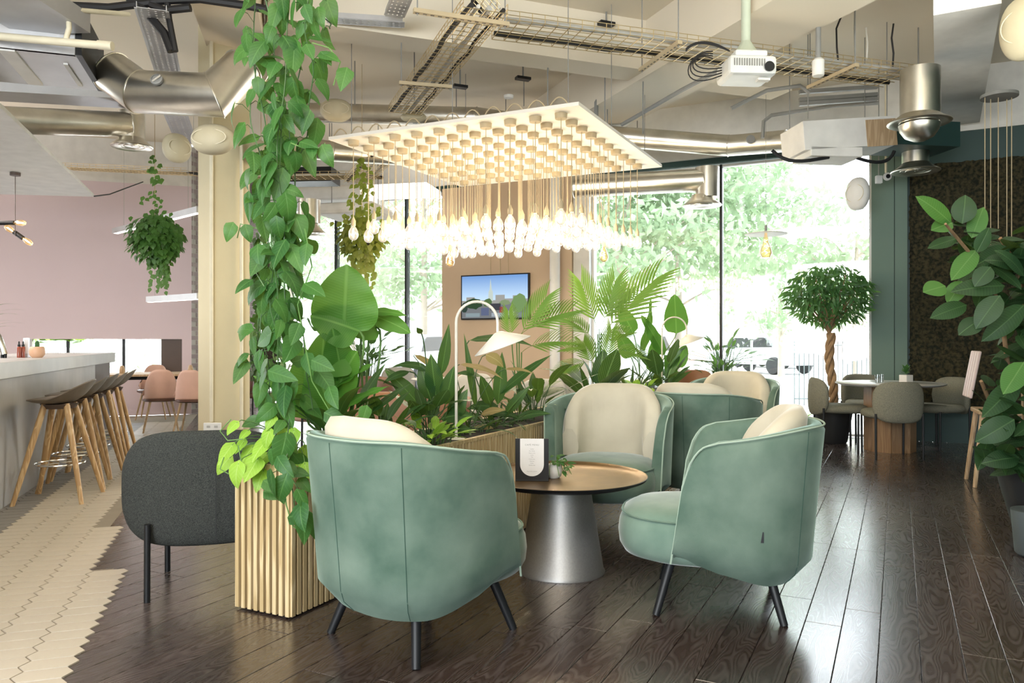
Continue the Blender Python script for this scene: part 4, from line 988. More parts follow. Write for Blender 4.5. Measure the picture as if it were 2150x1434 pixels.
tag(B().box(P_(52, 12, 5.0), (.50, .6, .13), R(-4)).link('lighting_box', m_zinc, smooth=False), 'pale metal box at the very top left corner above the drain pipe', 'ceiling box')
# black insulated pipes top left
t = thing('black_pipes', 'bundle of black insulated pipes along the top left of the ceiling', 'pipe', P_(300, 20, 5.6))
for a in ([(115, 2), (150, 12), (230, 16), (280, 10), (330, 4)], [(270, -5), (295, 12), (320, 40), (345, 70), (360, 108)], [(350, -10), (355, 40), (368, 108)], [(330, 2), (420, -2), (520, 12), (560, 20)], [(300, -20), (320, 10), (345, 22), (400, 16)], [(118, 10), (122, 30), (126, 50)]):
    B().tube([P_(x, y, 5.9) for x, y in a], [.032]*len(a) if len(a) > 3 else .024, 8).link('pipe', m_cable, t, world=True)
# perforated trays
def perf(name, label, p0, p1, width, parent=None, holes=True):
    p0, p1 = V(p0), V(p1); d = p1-p0; L = d.length; t = thing(name, label, 'cable tray', (p0+p1)/2); y = d.normalized(); x = y.cross(V((0,0,1))).normalized(); z = x.cross(y)
    mm = Matrix((x, y, z)).transposed().to_4x4(); mm = Matrix.Translation((p0+p1)/2) @ mm
    b = B(); ny = max(4, int(L/.05)); nx = 4
    # lattice with real slots: strips across and along
    for i in range(ny+1): b.box(mm @ V((0, -L/2+i*L/ny, 0)), (width, L/ny*.70, .003), mat=mm.to_3x3().to_4x4())
    for j in range(nx+1): b.box(mm @ V((-width/2+j*width/nx, 0, 0)), (width/nx*.70, L, .003), mat=mm.to_3x3().to_4x4())
    b.link('perforated_base', m_zinc, t, world=True, smooth=False)
    for s in (-1, 1): B().box(mm @ V((s*width/2, 0, .02)), (.004, L, .05), mat=mm.to_3x3().to_4x4()).link('side_rail', m_zinc, t, world=True, smooth=False)
    return t
perf('perforated_tray', 'perforated zinc cable tray behind the elbow duct', P_(318, 20, 5.7), P_(352, 152, 7.4), .20)
perf('perforated_tray', 'perforated zinc cable tray continuing down left of the ochre column', P_(368, 238, 8.6), P_(392, 300, 9.8), .22)
perf('perforated_tray', 'perforated tray crossing right of the hanging vines at the top', P_(690, 42, 6.6), P_(845, 52, 6.7), .12)
perf('perforated_tray', 'short perforated tray rising out of the top edge', P_(828, 34, 6.5), P_(850, -20, 6.1), .15)
# wire basket trays
def basket(name, label, p0, p1, width=.40, hgt=.07, step=.10, nl=7, cables=3, sag=0):
    p0, p1 = V(p0), V(p1); d = p1-p0; L = d.length; t = thing(name, label, 'cable tray', (p0+p1)/2); y = d.normalized(); x = y.cross(V((0,0,1))).normalized(); z = V((0,0,1))
    pt = lambda a, l, h: p0+y*l+x*a+z*h
    b = B(); w = width/2
    for i in range(nl): b.tube([pt(-w+width*i/(nl-1), 0, 0), pt(-w+width*i/(nl-1), L, 0)], .0034, 5)
    for s in (-1, 1):
        for h in (hgt*.5, hgt): b.tube([pt(s*w, 0, h), pt(s*w, L, h)], .0034, 5)
    b.link('long_wires', m_gold, t, world=True)
    b = B()
    for i in range(int(L/step)+1): b.tube([pt(-w, i*step, hgt), pt(-w, i*step, 0), pt(w, i*step, 0), pt(w, i*step, hgt)], .0036, 5)
    b.link('cross_wires', m_gold, t, world=True)
    for k in range(cables):
        a = -w*.75+width*.75*k/max(1, cables-1); rr = random.Random(k+int(L*100)); pts = [pt(a+rr.uniform(-.02,.02), L*i/12, .018+rr.uniform(0, .008)) for i in range(13)]
        B().tube(pts, .016 if k % 2 else .022, 6).link('cable_bundle', [m_cable, m_cablew, m_greyf][k % 3], t, world=True)
    return t, pt, L
def trapeze(px0, py0, px1, py1, z, label, t=None):
    a, b_ = G(px0, py0, z), G(px1, py1, z); t = thing('trapeze_bar', label, 'bracket', (a+b_)/2); dd_ = b_-a; an = atan2(dd_.y, dd_.x)
    B().box((a+b_)/2, (dd_.length, .042, .03), an).link('slotted_channel', m_cordc, t, world=True, smooth=False)
    n = int(dd_.length/.055); s = B()
    for i in range(n): s.box(a+dd_*((i+.5)/n)+V((0,0,-.0165)), (.028, .010, .002), an)
    s.link('slots', m_black, t, world=True, smooth=False)
    for q in (a+dd_*.04, b_-dd_*.04): B().tube([(q.x, q.y, z-.03), (q.x, q.y, 4.45)], .005, 6).link('threaded_rod', m_grey, t, world=True)
    return t
zt_ = 3.70
ta0, ta1 = G(1048, 62, zt_), G(1890, 168, zt_)
t, pt, L = basket('wire_tray', 'long wire mesh cable tray running right behind the projector', ta0, ta1, .42, .07, .105, 7, 3)
trapeze(1345, 147, 1428, 88, zt_-.03, 'slotted bracket under the long wire tray, left of the projector')
trapeze(1697, 184, 1800, 136, zt_-.03, 'slotted bracket under the long wire tray, right of the projector')
tb0, tb1 = G(1020, 22, 3.62), G(850, 238, 3.62)
basket('wire_tray', 'wire mesh cable tray descending diagonally behind the chandelier', tb0, tb1, .34, .07, .085, 7, 4)
trapeze(868, 22, 1068, 52, 3.55, 'slotted bracket at the top of the diagonal wire tray'); trapeze(838, 174, 950, 183, 3.58, 'slotted bracket across the lower diagonal wire tray')
basket('wire_tray', 'curved-in stub of wire tray above the diagonal tray', G(1000, -5, 3.9), G(1040, 40, 3.75), .30, .10, .06, 6, 2)
basket('wire_tray', 'thin yellow wire tray above the mauve wall', D(140, 354, 11.6), D(405, 366, 10.8), .25, .06, .12, 5, 2)
basket('wire_tray', 'thin yellow wire tray behind the vines towards the left glazing', D(500, 375, 10.6), D(800, 372, 10.4), .25, .06, .12, 5, 2)
basket('wire_tray', 'short slanted wire tray left of the chandelier above the ivy', D(810, 325, 9.2), D(748, 385, 10.4), .34, .07, .08, 7, 3)
# projector on pole
c = D(1566, 150, 6.2); t = thing('projector', 'white ceiling projector on a pale green pole', 'projector', c, R(4))
B().box((0,0,0), (.385, .34, .155)).link('housing', m_projector, t, smooth=False, bevel=.035); B().box((0,-.02,.105), (.26, .22, .05)).link('mount_plate', m_projector, t, smooth=False, bevel=.015)
b = B()
for k in range(13): b.box((-.155+.02*k, -.172, .015), (.009, .008, .055))
b.link('vent_grille', m_grey, t, smooth=False)
B().lathe([(0,0),(.035,0),(.04,.02),(0,.02)], 24, (.12,-.168,-.02), mat=Matrix.Rotation(R(90), 4, 'X')).link('lens', m_black, t)
B().tube([(0,0,.12), (0,0,4.45-c.z)], .037, 20).link('pole', M('pale_green_paint', (.56,.62,.50), .5), t); B().lathe([(.037,.24),(.09,.15),(.13,.12),(.13,.10),(0,.10)], 24).link('ceiling_mount', bpy.data.materials['pale_green_paint'], t)
B().box((.10,-.1,-.10), (.10,.06,.02)).link('receiver', m_white, t, smooth=False, bevel=.004)
t = thing('projector_cables', 'loose black cables looping left of the projector', 'cable', c+V((-.25,0,.05)))
for k in range(4): B().tube(bez(c+V((-.19,0,.03-.02*k)), c+V((-.50-.03*k,.02,-.02-.06*k)), c+V((-.42-.02*k,.05,.20)), c+V((-.24,.1,.14+.02*k)), 14), .005, 6).link('cable', m_cable, t, world=True)
for k in range(3): B().tube(bez(c+V((-.10,.1,.20)), c+V((-.25,.1,.26+.02*k)), c+V((-.38,.1,.30)), c+V((-.46,.1,.20+.01*k)), 14), .005, 6).link('cable', m_cable, t, world=True)
# speakers
def speaker(px, py, d, rx, rz_, rot, label, conduit=None, mat=m_creamp):
    p = D(px, py, d); t = thing('wall_speaker', label, 'speaker', p, rot); b = B()
    b.grid(lambda i, j: V((rx*cos(2*pi*i)*max(.001, sin(pi*j))**.8, rx*.62*sin(2*pi*i)*max(.001, sin(pi*j))**.8, rz_*cos(pi*j))), 32, 17, cu=True); b.link('body', mat, t, ang=80)
    B().tube([(rx*.78*cos(a), -rx*.50, rz_*.52*sin(a)+.0) for a in [2*pi*k/36 for k in range(36)]], .004, 5, closed=True).link('grille_ring', m_pvc, t)
    B().box((0, rx*.6, 0), (.05, .16, .05)).link('wall_bracket', m_grey, t, smooth=False); return t
speaker(447, 293, 5.9, .165, .115, 0, 'cream oval speaker mounted on the front of the ochre column')
speaker(371, 311, 7.2, .135, .135, R(50), 'olive round speaker left of the ochre column')
speaker(541, 322, 7.0, .115, .12, R(-40), 'cream speaker right of the ochre column, behind the vines')
speaker(1801, 407, 8.9, .14, .19, R(-55), 'white oval speaker by the edge of the big window', mat=m_white)
speaker(2150, 60, 5.6, .16, .23, R(-50), 'large beige speaker at the top right corner')
speaker(706, 232, 8.2, .17, .12, R(10), 'beige oval speaker right of the vines below the ceiling')
speaker(868, 246, 8.4, .14, .05, 0, 'flat pale disc sensor under the diagonal wire tray')
# small ceiling items
def conduit(label, pts, r, m_, cat='conduit', name='conduit'):
    t = thing(name, label, cat, V(pts[0])); B().tube(pts, r, 8).link('pipe_run', m_, t, world=True); return t
cp = D(456, 985, 6.9)
conduit('white conduit running down the front edge of the ochre column', [(cp.x-.012, cp.y-.10, .5), (cp.x-.012, cp.y-.10, 4.4)], .017, m_pvc)
conduit('white conduit running down the right edge of the ochre column', [D(507, 300, 6.95), D(507, 900, 6.95)], .016, m_pvc)
for k, (px, py) in enumerate([(452, 513), (452, 799), (508, 520), (508, 799)]):
    pass
t = thing('socket_plate', 'white double socket at the foot of the ochre column', 'socket', D(446, 898, 6.66)); B().box((0,0,0), (.15,.02,.085)).link('plate', m_white, t, smooth=False, bevel=.004)
B().box((-.03,-.011,.01), (.03,.004,.02)).link('rocker', m_greyf, t, smooth=False); B().box((.035,-.011,.01), (.03,.004,.02)).link('rocker', m_greyf, t, smooth=False)
conduit('long brass coloured conduit crossing the ceiling at the top right', [G(1768, -8, 4.28), G(1590, 100, 4.28), G(1345, 235, 4.28)], .022, m_gold)
conduit('dark conduit rising from the duct along the ceiling beam', [D(1305, 262, 8.5), D(1330, 248, 8.4), D(1430, 190, 7.6), D(1515, 145, 7.0)], .022, m_grey)
conduit('dark bent conduit behind the right edge of the chandelier', [D(1252, 250, 8.8), D(1252, 215, 8.8), D(1262, 198, 8.8), D(1290, 180, 8.8)], .024, m_grey)
conduit('dark bent conduit dropping onto the air handler', [D(1601, 290, 8.8), D(1603, 255, 8.8), D(1620, 242, 8.8), D(1750, 222, 8.6), D(1845, 216, 8.4)], .022, m_grey)
conduit('grey conduit joining the projector zone to the beam', [D(1535, 228, 7.8), D(1610, 190, 7.8), D(1680, 180, 7.7), D(1700, 195, 7.7)], .020, m_grey)
for k, y in enumerate((180, 196, 205)): tag(B().box(D(1760, y+8, 8.3), (.84, .04, .04), mat=Matrix.Rotation(R(-4), 4, 'Y')).link('strut_rail', m_grey, smooth=False), 'grey strut rail above the air handler, %s of three' % ['top', 'middle', 'lowest'][k], 'rail', 'strut rails above the air handler')
t = thing('cone_sensor', 'small white cylinder spotlight right of the projector on a rod', 'spotlight', D(1718, 140, 6.6)); B().lathe([(0,0),(.045,0),(.05,.01),(.05,.13),(.03,.15),(0,.15)], 24, (0,0,-.08)).link('spot_body', m_white, t); B().tube([(0,0,.06),(0,0,1.0)], .022, 12).link('rod', m_grey, t)
t = thing('hanging_camera', 'small white camera on a cable beside the green pilaster', 'camera', D(1860, 372, 9.0)); B().lathe([(.03,0),(.045,.02),(.045,.05),(0,.055)], 20, (0,0,0), mat=Matrix.Rotation(R(90), 4, 'X')).link('camera_ring', m_white, t); B().tube([(0,0,.05),(0,0,1.32)], .014, 8).link('stem', m_pvc, t)
B().lathe([(0,-.01),(.025,-.01),(.025,.0),(0,.0)], 16, (0,-.055,0), mat=Matrix.Rotation(R(90), 4, 'X')).link('camera_lens', m_black, t)
t = thing('hanging_sensor', 'small white sensor box hanging left of the round camera', 'sensor', D(1845, 377, 9.0)); B().box((0,0,0), (.07,.05,.09)).link('sensor_box', m_white, t, smooth=False, bevel=.006); B().tube([(0,0,.04),(0,0,1.36)], .006, 6).link('stem', m_grey, t)
# hanging cords at the right
t = thing('cord_cluster', 'cluster of thin cords hanging from a round rose before the moss panel', 'pendant cords', D(2098, 205, 7.4))
B().lathe([(0,0),(.16,0),(.16,.03),(0,.03)], 32, (0,0,0)).link('ceiling_rose', m_grey, t)
for k, (px, yb) in enumerate([(2068, 560), (2080, 520), (2096, 480), (2114, 545), (2124, 500)]):
    q = D(px, 205, 7.4+.05*(k%2)); e = D(px, yb, 7.4+.05*(k%2)); B().tube([q, e], .004, 6).link('cord', m_cordc, t, world=True)
# stubs and sensors on the ceiling
RODS = [(745, 130, .5, 'just right of the hanging vines'), (870, 110, .6, 'left of the diagonal wire tray'), (1062, 200, .4, 'beside the smoke detector above the chandelier'), (1100, 165, .35, 'at the dark strut bracket above the chandelier'), (920, 230, .4, 'right of the flat disc sensor'), (958, 185, .45, 'below the small dark bracket'), (1275, 130, .9, 'crossing behind the left half of the long wire tray'), (1338, 205, .6, 'left of the slanting ceiling beam'), (1352, 245, .4, 'over the long satin duct'), (1150, 40, 1.2, 'at the top edge above the chandelier corner'), (1350, 60, 1.1, 'at the left slotted bracket of the long tray'), (1270, 70, 1.0, 'beside the small black fixing'), (1500, 250, .4, 'above the bend of the long satin duct'), (1928, 60, .7, 'above the tall drop vent at the right')]
for (px, py, L_, w_) in RODS:
    q = G(px, py, 4.44); tag(B().tube([(q.x, q.y, 4.45), (q.x, q.y, 4.45-L_)], .007, 6).link('hanger_rod', m_grey), 'thin grey threaded ceiling rod '+w_, 'rod', 'bare hanger rods on the ceiling')
for k, (px, py, d, lab) in enumerate([(1098, 165, 8.4, 'dark flat strut bracket on the ceiling above the chandelier'), (966, 182, 8.6, 'small dark bracket left of the strut bracket above the chandelier'), (1273, 50, 7.6, 'small black fixing above the long wire tray'), (1068, 208, 8.6, 'white smoke detector above the chandelier')]):
    q = D(px, py, d); t = thing('ceiling_bracket', lab, 'bracket', q)
    if k == 3: B().lathe([(0,0),(.05,.01),(.055,.04),(.03,.05),(0,.05)], 20).link('detector_body', m_white, t)
    else: B().box((0,0,0), (.16,.08,.03), .4).link('plate', m_black, t, smooth=False); B().tube([(0,0,0),(0,0,.4)], .01, 6).link('stem', m_grey, t)
# linear pendants by the mauve wall
for (a, b_, lab) in (((242, 446, 11.5), (420, 487, 9.6), 'upper linear pendant light crossing before the mauve wall'), ((313, 620, 10.6), (420, 631, 9.8), 'lower linear pendant light left of the ochre column')):
    p0, p1 = D(*a), D(*b_); z = (p0.z+p1.z)/2; p0.z = p1.z = z; t = thing('linear_pendant', lab, 'pendant lamp', (p0+p1)/2); d_ = p1-p0; an = atan2(d_.y, d_.x)
    B().box((p0+p1)/2, (d_.length, .09, .075), an).link('profile', m_zinc, t, world=True, smooth=False); B().box((p0+p1)/2-V((0,0,.04)), (d_.length*.98, .06, .006), an).link('diffuser_strip', m_led, t, world=True, smooth=False)
    for f in (.12, .88): q = p0.lerp(p1, f); B().tube([(q.x,q.y,q.z), (q.x,q.y,4.4)], .003, 5).link('suspension_wire', m_greyf, t, world=True)
# white boxes above the left glazing
conduit('curved black cable running from the bar soffit to the wire tray', [D(198, 412, 9.0), D(230, 408, 9.4), D(265, 395, 9.8), D(300, 382, 10.2)], .008, m_cable, 'cable', 'cable')
tag(B().box(D(60, 193, 7.6), (2.2, .35, .12), R(12)).link('ceiling_beam_rail', m_zinc, smooth=False), 'grey ceiling rail below the top left unit', 'rail')
# flat screen on the tan pier
pz = lambda px, py: U(px, py, UWALL-.15)
a_, b_ = pz(968, 577), pz(1111, 671); cc = (a_+b_)/2; wtv = sqrt((a_.x-b_.x)**2+(a_.y-b_.y)**2); htv = abs(pz(1040, 576).z-pz(1040, 671).z)
t = thing('television', 'flat screen on the tan pier showing a church spire and city trees', 'television', cc, ANG_A)
B().box((0, .02, 0), (wtv, .05, htv)).link('casing', m_black, t, smooth=False, bevel=.004)
def scr(name, pts, col, layer, s=.9, parent=None):
    b = B(); n = len(pts); y = -.0056-.0006*layer
    b.add([((x-.5)*wtv*.965, y, (z-.5)*htv*.94) for x, z in pts], [tuple(range(n))]); 
    key = 'screen_%d_%d_%d' % tuple(int(c*100) for c in col); m_ = bpy.data.materials.get(key) or emis(key, col, s); o = b.link(name, m_, parent or t, smooth=False); return o
m_sky = bpy.data.materials.new('screen_sky'); m_sky.use_nodes = True; nn, ll = nodes(m_sky); nn.remove(nn['Principled BSDF']); e_ = nn.new('ShaderNodeEmission'); tc_ = nn.new('ShaderNodeTexCoord'); sp = nn.new('ShaderNodeSeparateXYZ'); rp = nn.new('ShaderNodeValToRGB')
mr_ = nn.new('ShaderNodeMapRange'); mr_.inputs[1].default_value = -.1; mr_.inputs[2].default_value = .38; ll.new(tc_.outputs['Object'], sp.inputs[0]); ll.new(sp.outputs[2], mr_.inputs[0]); ll.new(mr_.outputs[0], rp.inputs[0]); ll.new(rp.outputs[0], e_.inputs[0]); ll.new(e_.outputs[0], nn['Material Output'].inputs[0])
rp.color_ramp.elements[0].color = (.55,.72,.88,1); rp.color_ramp.elements[1].color = (.10,.24,.55,1); e_.inputs[1].default_value = .8
b = B(); b.add([((x-.5)*wtv*.965, -.0056, (z-.5)*htv*.94) for x, z in ((0,0),(1,0),(1,1),(0,1))], [(0,1,2,3)]); picture = b.link('picture', m_sky, t, smooth=False)
rq = random.Random(5)
def blob(cx_, cz_, rx_, rz2, n=16): return [(min(1, max(0, cx_+rx_*cos(2*pi*k/n)*(1+rq.uniform(-.15,.15)))), max(0, cz_+rz2*sin(2*pi*k/n)*(1+rq.uniform(-.15,.15)))) for k in range(n)]
scr('skyline', [(0,.3),(0,.42),(.07,.42),(.07,.5),(.2,.5),(.2,.42),(.52,.42),(.52,.54),(.66,.54),(.66,.45),(.78,.45),(.78,.52),(.86,.52),(.86,.44),(1,.44),(1,.3)], (.30,.30,.28), 1, .8, picture)
scr('spire', [(.41,.4),(.415,.62),(.43,.66),(.44,.86),(.445,.93),(.45,.86),(.465,.66),(.48,.62),(.485,.4)], (.42,.48,.44), 2, .9, picture)
scr('street', [(0,0),(1,0),(1,.34),(0,.34)], (.16,.17,.18), 2, .8, picture)
for cx_, cz_, rx_, rz2, c_ in ((.18,.34,.13,.13,(.03,.06,.03)), (.40,.36,.07,.10,(.08,.14,.05)), (.88,.34,.12,.20,(.16,.26,.10)), (.66,.36,.08,.06,(.20,.26,.14)), (.04,.26,.05,.12,(.03,.05,.04))): scr('tree_shape', blob(cx_,cz_,rx_,rz2), c_, 3, .8, picture)
for x0, x1, z0, z1, c_ in ((.30,.42,.06,.24,(.10,.12,.20)), (.44,.60,.18,.34,(.05,.05,.06)), (.58,.64,.12,.26,(.30,.05,.06)), (.68,.80,.05,.16,(.55,.58,.62)), (.06,.28,.03,.12,(.22,.28,.30)), (.46,.66,.03,.12,(.30,.34,.38)), (.84,.98,.03,.12,(.18,.22,.20))): scr('traffic_shape', [(x0,z0),(x1,z0),(x1,z1),(x0,z1)], c_, 4, .8, picture)
for px in (1030, 1050, 1067): B().tube([U(px, 400, UWALL-.13), U(px, 578, UWALL-.13)], .006, 6).link('cable', m_cordc, t, world=True)

def hung(name, label, cat, p, dm, rz, mat, bev=0):
    t = thing(name, label, cat, p, rz); B().box((0,0,0), dm).link('casing', mat, t, smooth=False, bevel=bev)
    for x in (-.4, .4): B().tube([(x*dm[0], 0, dm[2]/2), (x*dm[0], 0, 4.45-p.z)], .006, 6).link('hanger_rod', m_grey, t)
hung('cassette_unit', 'white ceiling cassette unit seen behind the vines at the left glazing', 'air conditioner', D(690, 418, 12.2), (1.5, 1.0, .22), R(-12), m_white, .03)
hung('cassette_unit', 'smaller white ceiling unit behind the hanging olive ivy', 'air conditioner', D(745, 445, 11.2), (.9, .8, .16), R(-12), m_white, .05)
hung('light_panel', 'bright ceiling light panel behind the left of the chandelier', 'ceiling light', D(845, 402, 11.8), (1.0, .7, .10), R(-12), m_led)
hung('duct_box', 'black boxed opening behind the vines under the ceiling', 'ceiling box', D(640, 372, 11.0), (.9, .4, .2), R(-5), m_black)

for k, (pts_, m_, lab) in enumerate([([(1772, 20), (1756, 60), (1757, 100), (1760, 132)], m_cable, 'black cable bundle dropping onto the long wire tray, left of four'), ([(1795, -10), (1794, 60), (1796, 135)], m_grey, 'straight grey cable dropping onto the long wire tray, second of four'), ([(1818, 58), (1821, 90), (1820, 125)], m_cablew, 'short white cable dropping onto the long wire tray, third of four'), ([(1876, 50), (1872, 80), (1876, 112), (1874, 148)], m_cable, 'thin dark cable dropping onto the end of the long wire tray')]):
    conduit(lab, [D(x, y, 7.4) for x, y in pts_], .009 if k != 1 else .007, m_, 'cable', 'drop_cable')['group'] = 'cables dropping to the long wire tray'
# ================================================================ PLANTERS
VF, VB = 2.15, 2.62                     # front and back faces of the long planter (v)
def planter(name, label, u0, u1, v0, v1, h, face_slats=True):
    """slatted oak box: u along A, v to the left; slats on the v0 (right) face and on the u0 end"""
    t = thing(name, label, 'planter', uv(u0, (v0+v1)/2), ANG_A); Lx = v1-v0; Ly = u1-u0
    # local: x = -(v - vmid), y = u-u0
    th = .012
    B().box((0, Ly/2, h/2), (Lx-2*th, Ly-2*th, h-.02)).link('backing_box', m_oakd, t, smooth=False)
    sw, gp = .022, .035
    slm = B().box((0, 0, 0), (sw, .016, h-.02)).mesh('slat', m_oak, smooth=False)
    n = int(Ly/gp); cnt = 0; rest = B()
    for k in range(n):
        y = (k+.5)*Ly/n
        if cnt < 280: inst('slat', slm, t, Matrix.Translation((Lx/2-.006, y, h/2)) @ Matrix.Rotation(pi/2, 4, 'Z')); cnt += 1
    m = max(2, int(Lx/gp))
    for k in range(m): inst('slat', slm, t, Matrix.Translation((-Lx/2+(k+.5)*Lx/m, .006, h/2)))
    b = B(); w = .03
    b.box((0, .014, h-.008), (Lx, w, .018)); b.link('rim', m_oak, t, smooth=False)
    B().box((Lx/2-.012, Ly/2, h-.008), (w, Ly, .018)).link('rim', m_oak, t, smooth=False); B().box((-Lx/2+.012, Ly/2, h-.008), (w, Ly, .018)).link('rim', m_oak, t, smooth=False)
    B().box((0, Ly/2, h-.012), (Lx-.05, Ly-.05, .02)).link('soil', m_soil, t, smooth=False)
    return t
p0 = G(610, 1302); u0 = p0.x*A[0]+p0.y*A[1]; v0 = p0.x*Bv[0]+p0.y*Bv[1]
planter('slatted_planter', 'tall narrow oak slatted planter end beside the charcoal chair', u0, u0+.55, v0, v0+.335, .665)
planter('slatted_planter', 'long oak slatted planter running behind the armchairs', u0+.57, 6.9, VF, VF+.50, .665)
planter('slatted_planter', 'farther oak slatted planter by the second arc lamp', 7.7, 9.9, VF-.12, VF+.38, .665)
PH = .655
# arc lamps
def arc_lamp(label, base, rz, zt, reach, sc=1.0):
    t = thing('arc_lamp', label, 'lamp', base, rz); h = zt-base.z
    pts = [(0,0,0), (0,0,h-reach/2)]+[(reach/2-reach/2*cos(a), 0, h-reach/2+reach/2*sin(a)) for a in [pi*k/16 for k in range(1, 17)]]
    B().tube(pts+[(reach, 0, h-reach/2-.055)], .0085, 10).link('arched_pole', m_lampw, t); z = h-reach/2-.055
    mt = Matrix.Rotation(R(16), 4, 'Y') @ Matrix.Rotation(R(0), 4, 'X')
    b = B(); k = 48; r = .168
    # oblique paper-cone shade
    prof = [(0, 0), (.02, -.004), (r, -.085)]; b.lathe(prof, k, (reach, 0, z), mat=Matrix.Rotation(R(-20), 4, 'Y')); sh = b
    for i in range(k): pass
    sh.f = [f for f in sh.f if len(f) == 4]; o = sh.link('cone_shade', m_lampw, t, ang=80); md = o.modifiers.new('thick', 'SOLIDIFY'); md.thickness = .003
    B().lathe([(0, -.03), (.022, -.035), (.026, -.055), (0, -.07)], 16, (reach+.01, 0, z)).link('bulb', m_led, t); B().lathe([(0,0),(.05,0),(.05,.01),(0,.012)], 24).link('foot', m_lampw, t)
    return t
q = D(958, 800, 4.35); arc_lamp('cream arc lamp with cone shade rising from the near planter before the screen', V((q.x, q.y, PH)), R(8), D(1000, 633, 4.35).z, .235)
q = D(1390, 800, 8.3); arc_lamp('cream arc lamp with cone shade in the farther planter by the big window', V((q.x, q.y, PH)), R(0), D(1390, 666, 8.3).z, .265)
# ================================================================ PLANTS
def lmesh(kind, w, fold, mat, droops=(.1, .35, .6), wav=0, nl=9, nw=3): return [leaf_bm(kind, w, fold, d, nl, nw, wav).mesh('leaf', mat) for d in droops]
L_poth = lmesh('heart', .74, .18, m_pothos, (.1, .3, .5, .7), .05); L_lime = lmesh('heart', .74, .15, m_lime, (.1, .35, .6), .05)
L_lily = lmesh('lance', .30, .12, m_lily, (.15, .4, .7), .15); L_cal = lmesh('oval', .50, .10, m_calath, (.1, .35), .2)
L_big = lmesh('big', .62, .06, m_banana, (.12, .3, .6), .25, 16, 5); L_strap = lmesh('strap', .10, .2, m_strap, (.2, .5, .8))
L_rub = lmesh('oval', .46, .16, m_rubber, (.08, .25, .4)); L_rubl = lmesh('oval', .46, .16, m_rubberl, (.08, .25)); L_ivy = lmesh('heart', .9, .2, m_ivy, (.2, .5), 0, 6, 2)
L_bronze = lmesh('lance', .27, .12, leafmat('bronze_backed_leaf', (.25,.19,.07), (.42,.30,.13), (.5,.4,.2), nveins=16, slant=8, tr=.2), (.4, .8), .25)
def clump(name, label, base, n, leaves, lsz, pet, tilt=(.3, 1.0), rr=.06, seed=1, stem=m_stemd, az0=None, cat='plant', up=None, stemr=.0035, face=None, sxs=1.0):
    rnd = random.Random(seed); t = thing(name, label, cat, base); sb = B()
    for k in range(n):
        a = k*2.399+rnd.uniform(-.4, .4) if az0 is None else rnd.uniform(*az0); tl = rnd.uniform(*tilt); ln = rnd.uniform(*pet)
        d = V((cos(a)*sin(tl*.7), sin(a)*sin(tl*.7), cos(tl*.7))); b0 = V((cos(a)*rr*rnd.random(), sin(a)*rr*rnd.random(), 0)); e = b0+d*ln
        out = V((cos(a), sin(a), 0)); mid = b0+V((0,0,1))*ln*.5+out*ln*.08
        sb.tube([b0, mid, e], [stemr*1.3, stemr, stemr*.8], 5, cap=False)
        ld = (d*.8+out*tl*.75+V((0,0,.1))).normalized(); s = rnd.uniform(*lsz); u = V((0,0,1)) if face is None else V(face)
        inst('leaf', rnd.choice(leaves), t, frame(e, ld+rv(.12), u+rv(.25), s, s*sxs))
    o = sb.link('stems', stem, t, ang=80); o['kind'] = 'stuff'; return t
def strand(pts, r, name, m_, t): return B().tube(pts, r, 5).link(name, m_, t, world=True)
# --- big hanging pothos column
DV = 3.42
vt = thing('hanging_pothos', 'long pothos vines hanging from the ceiling down into the narrow oak planter', 'plant', D(590, 700, DV))
rnd = random.Random(21); nleaf = 0; ivm = Matrix.Translation(vt.location).inverted()
def vine(x0, x1, y0, y1, d0, amp, nle, seed, scale=(.070, .135), meshes=L_poth, parent=None, pinv=None, r=.0028, mat=m_stemd):
    global nleaf
    rr = random.Random(seed); n = 26; ph = rr.uniform(0, 6); pts = []
    for i in range(n+1):
        f = i/n; pts.append(D(lerp(x0, x1, f)+amp*sin(f*7+ph)+amp*.4*sin(f*17+ph*2), lerp(y0, y1, f), d0+.05*sin(f*5+ph)))
    strand(pts, r, 'vine', mat, parent or vt)
    nle = int(nle*1.4)
    for k in range(nle):
        f = (k+rr.random()*.8)/nle; i = min(n-1, int(f*n)); p = pts[i].lerp(pts[i+1], f*n-i); a = rr.uniform(0, 2*pi)
        off = V((cos(a), sin(a)*.8-.25, rr.uniform(-.15, .5))).normalized()*rr.uniform(.03, .085); q = p+off
        strand([p, p+off*.5+V((0,0,.015)), q], .0016, 'petiole', mat, parent or vt) if False else PET.tube([p, p+off*.5+V((0,0,.015)), q], .0016, 4, cap=False)
        d = V((off.x*9, off.y*6, -rr.uniform(.35, 1.5))); s = rr.uniform(*scale)
        inst('leaf', rr.choice(meshes), parent or vt, (pinv or ivm) @ frame(q, d+rv(.6), V((off.x*5+rr.uniform(-.9,.9), -1.0, rr.uniform(0,1.6))), s, s*rr.uniform(.75,1.05))); nleaf += 1
PET = B()
for args in [(520, 560, -30, 470, 3.46, 12, 15, 1), (560, 585, -30, 620, 3.40, 10, 20, 2), (600, 590, -30, 700, 3.36, 10, 22, 3), (640, 605, -30, 560, 3.44, 12, 18, 4), (668, 620, -30, 400, 3.40, 14, 13, 5), (545, 560, 60, 820, 3.50, 12, 20, 6),
             (590, 575, 200, 900, 3.34, 10, 20, 7), (610, 640, 300, 860, 3.42, 14, 17, 8), (575, 600, 480, 980, 3.36, 12, 16, 9), (650, 700, 10, 60, 3.42, 6, 3, 10), (560, 560, 560, 960, 3.46, 10, 12, 11), (600, 618, 880, 1105, 3.10, 8, 8, 13)]:
    vine(*args)
rr_ = random.Random(9)
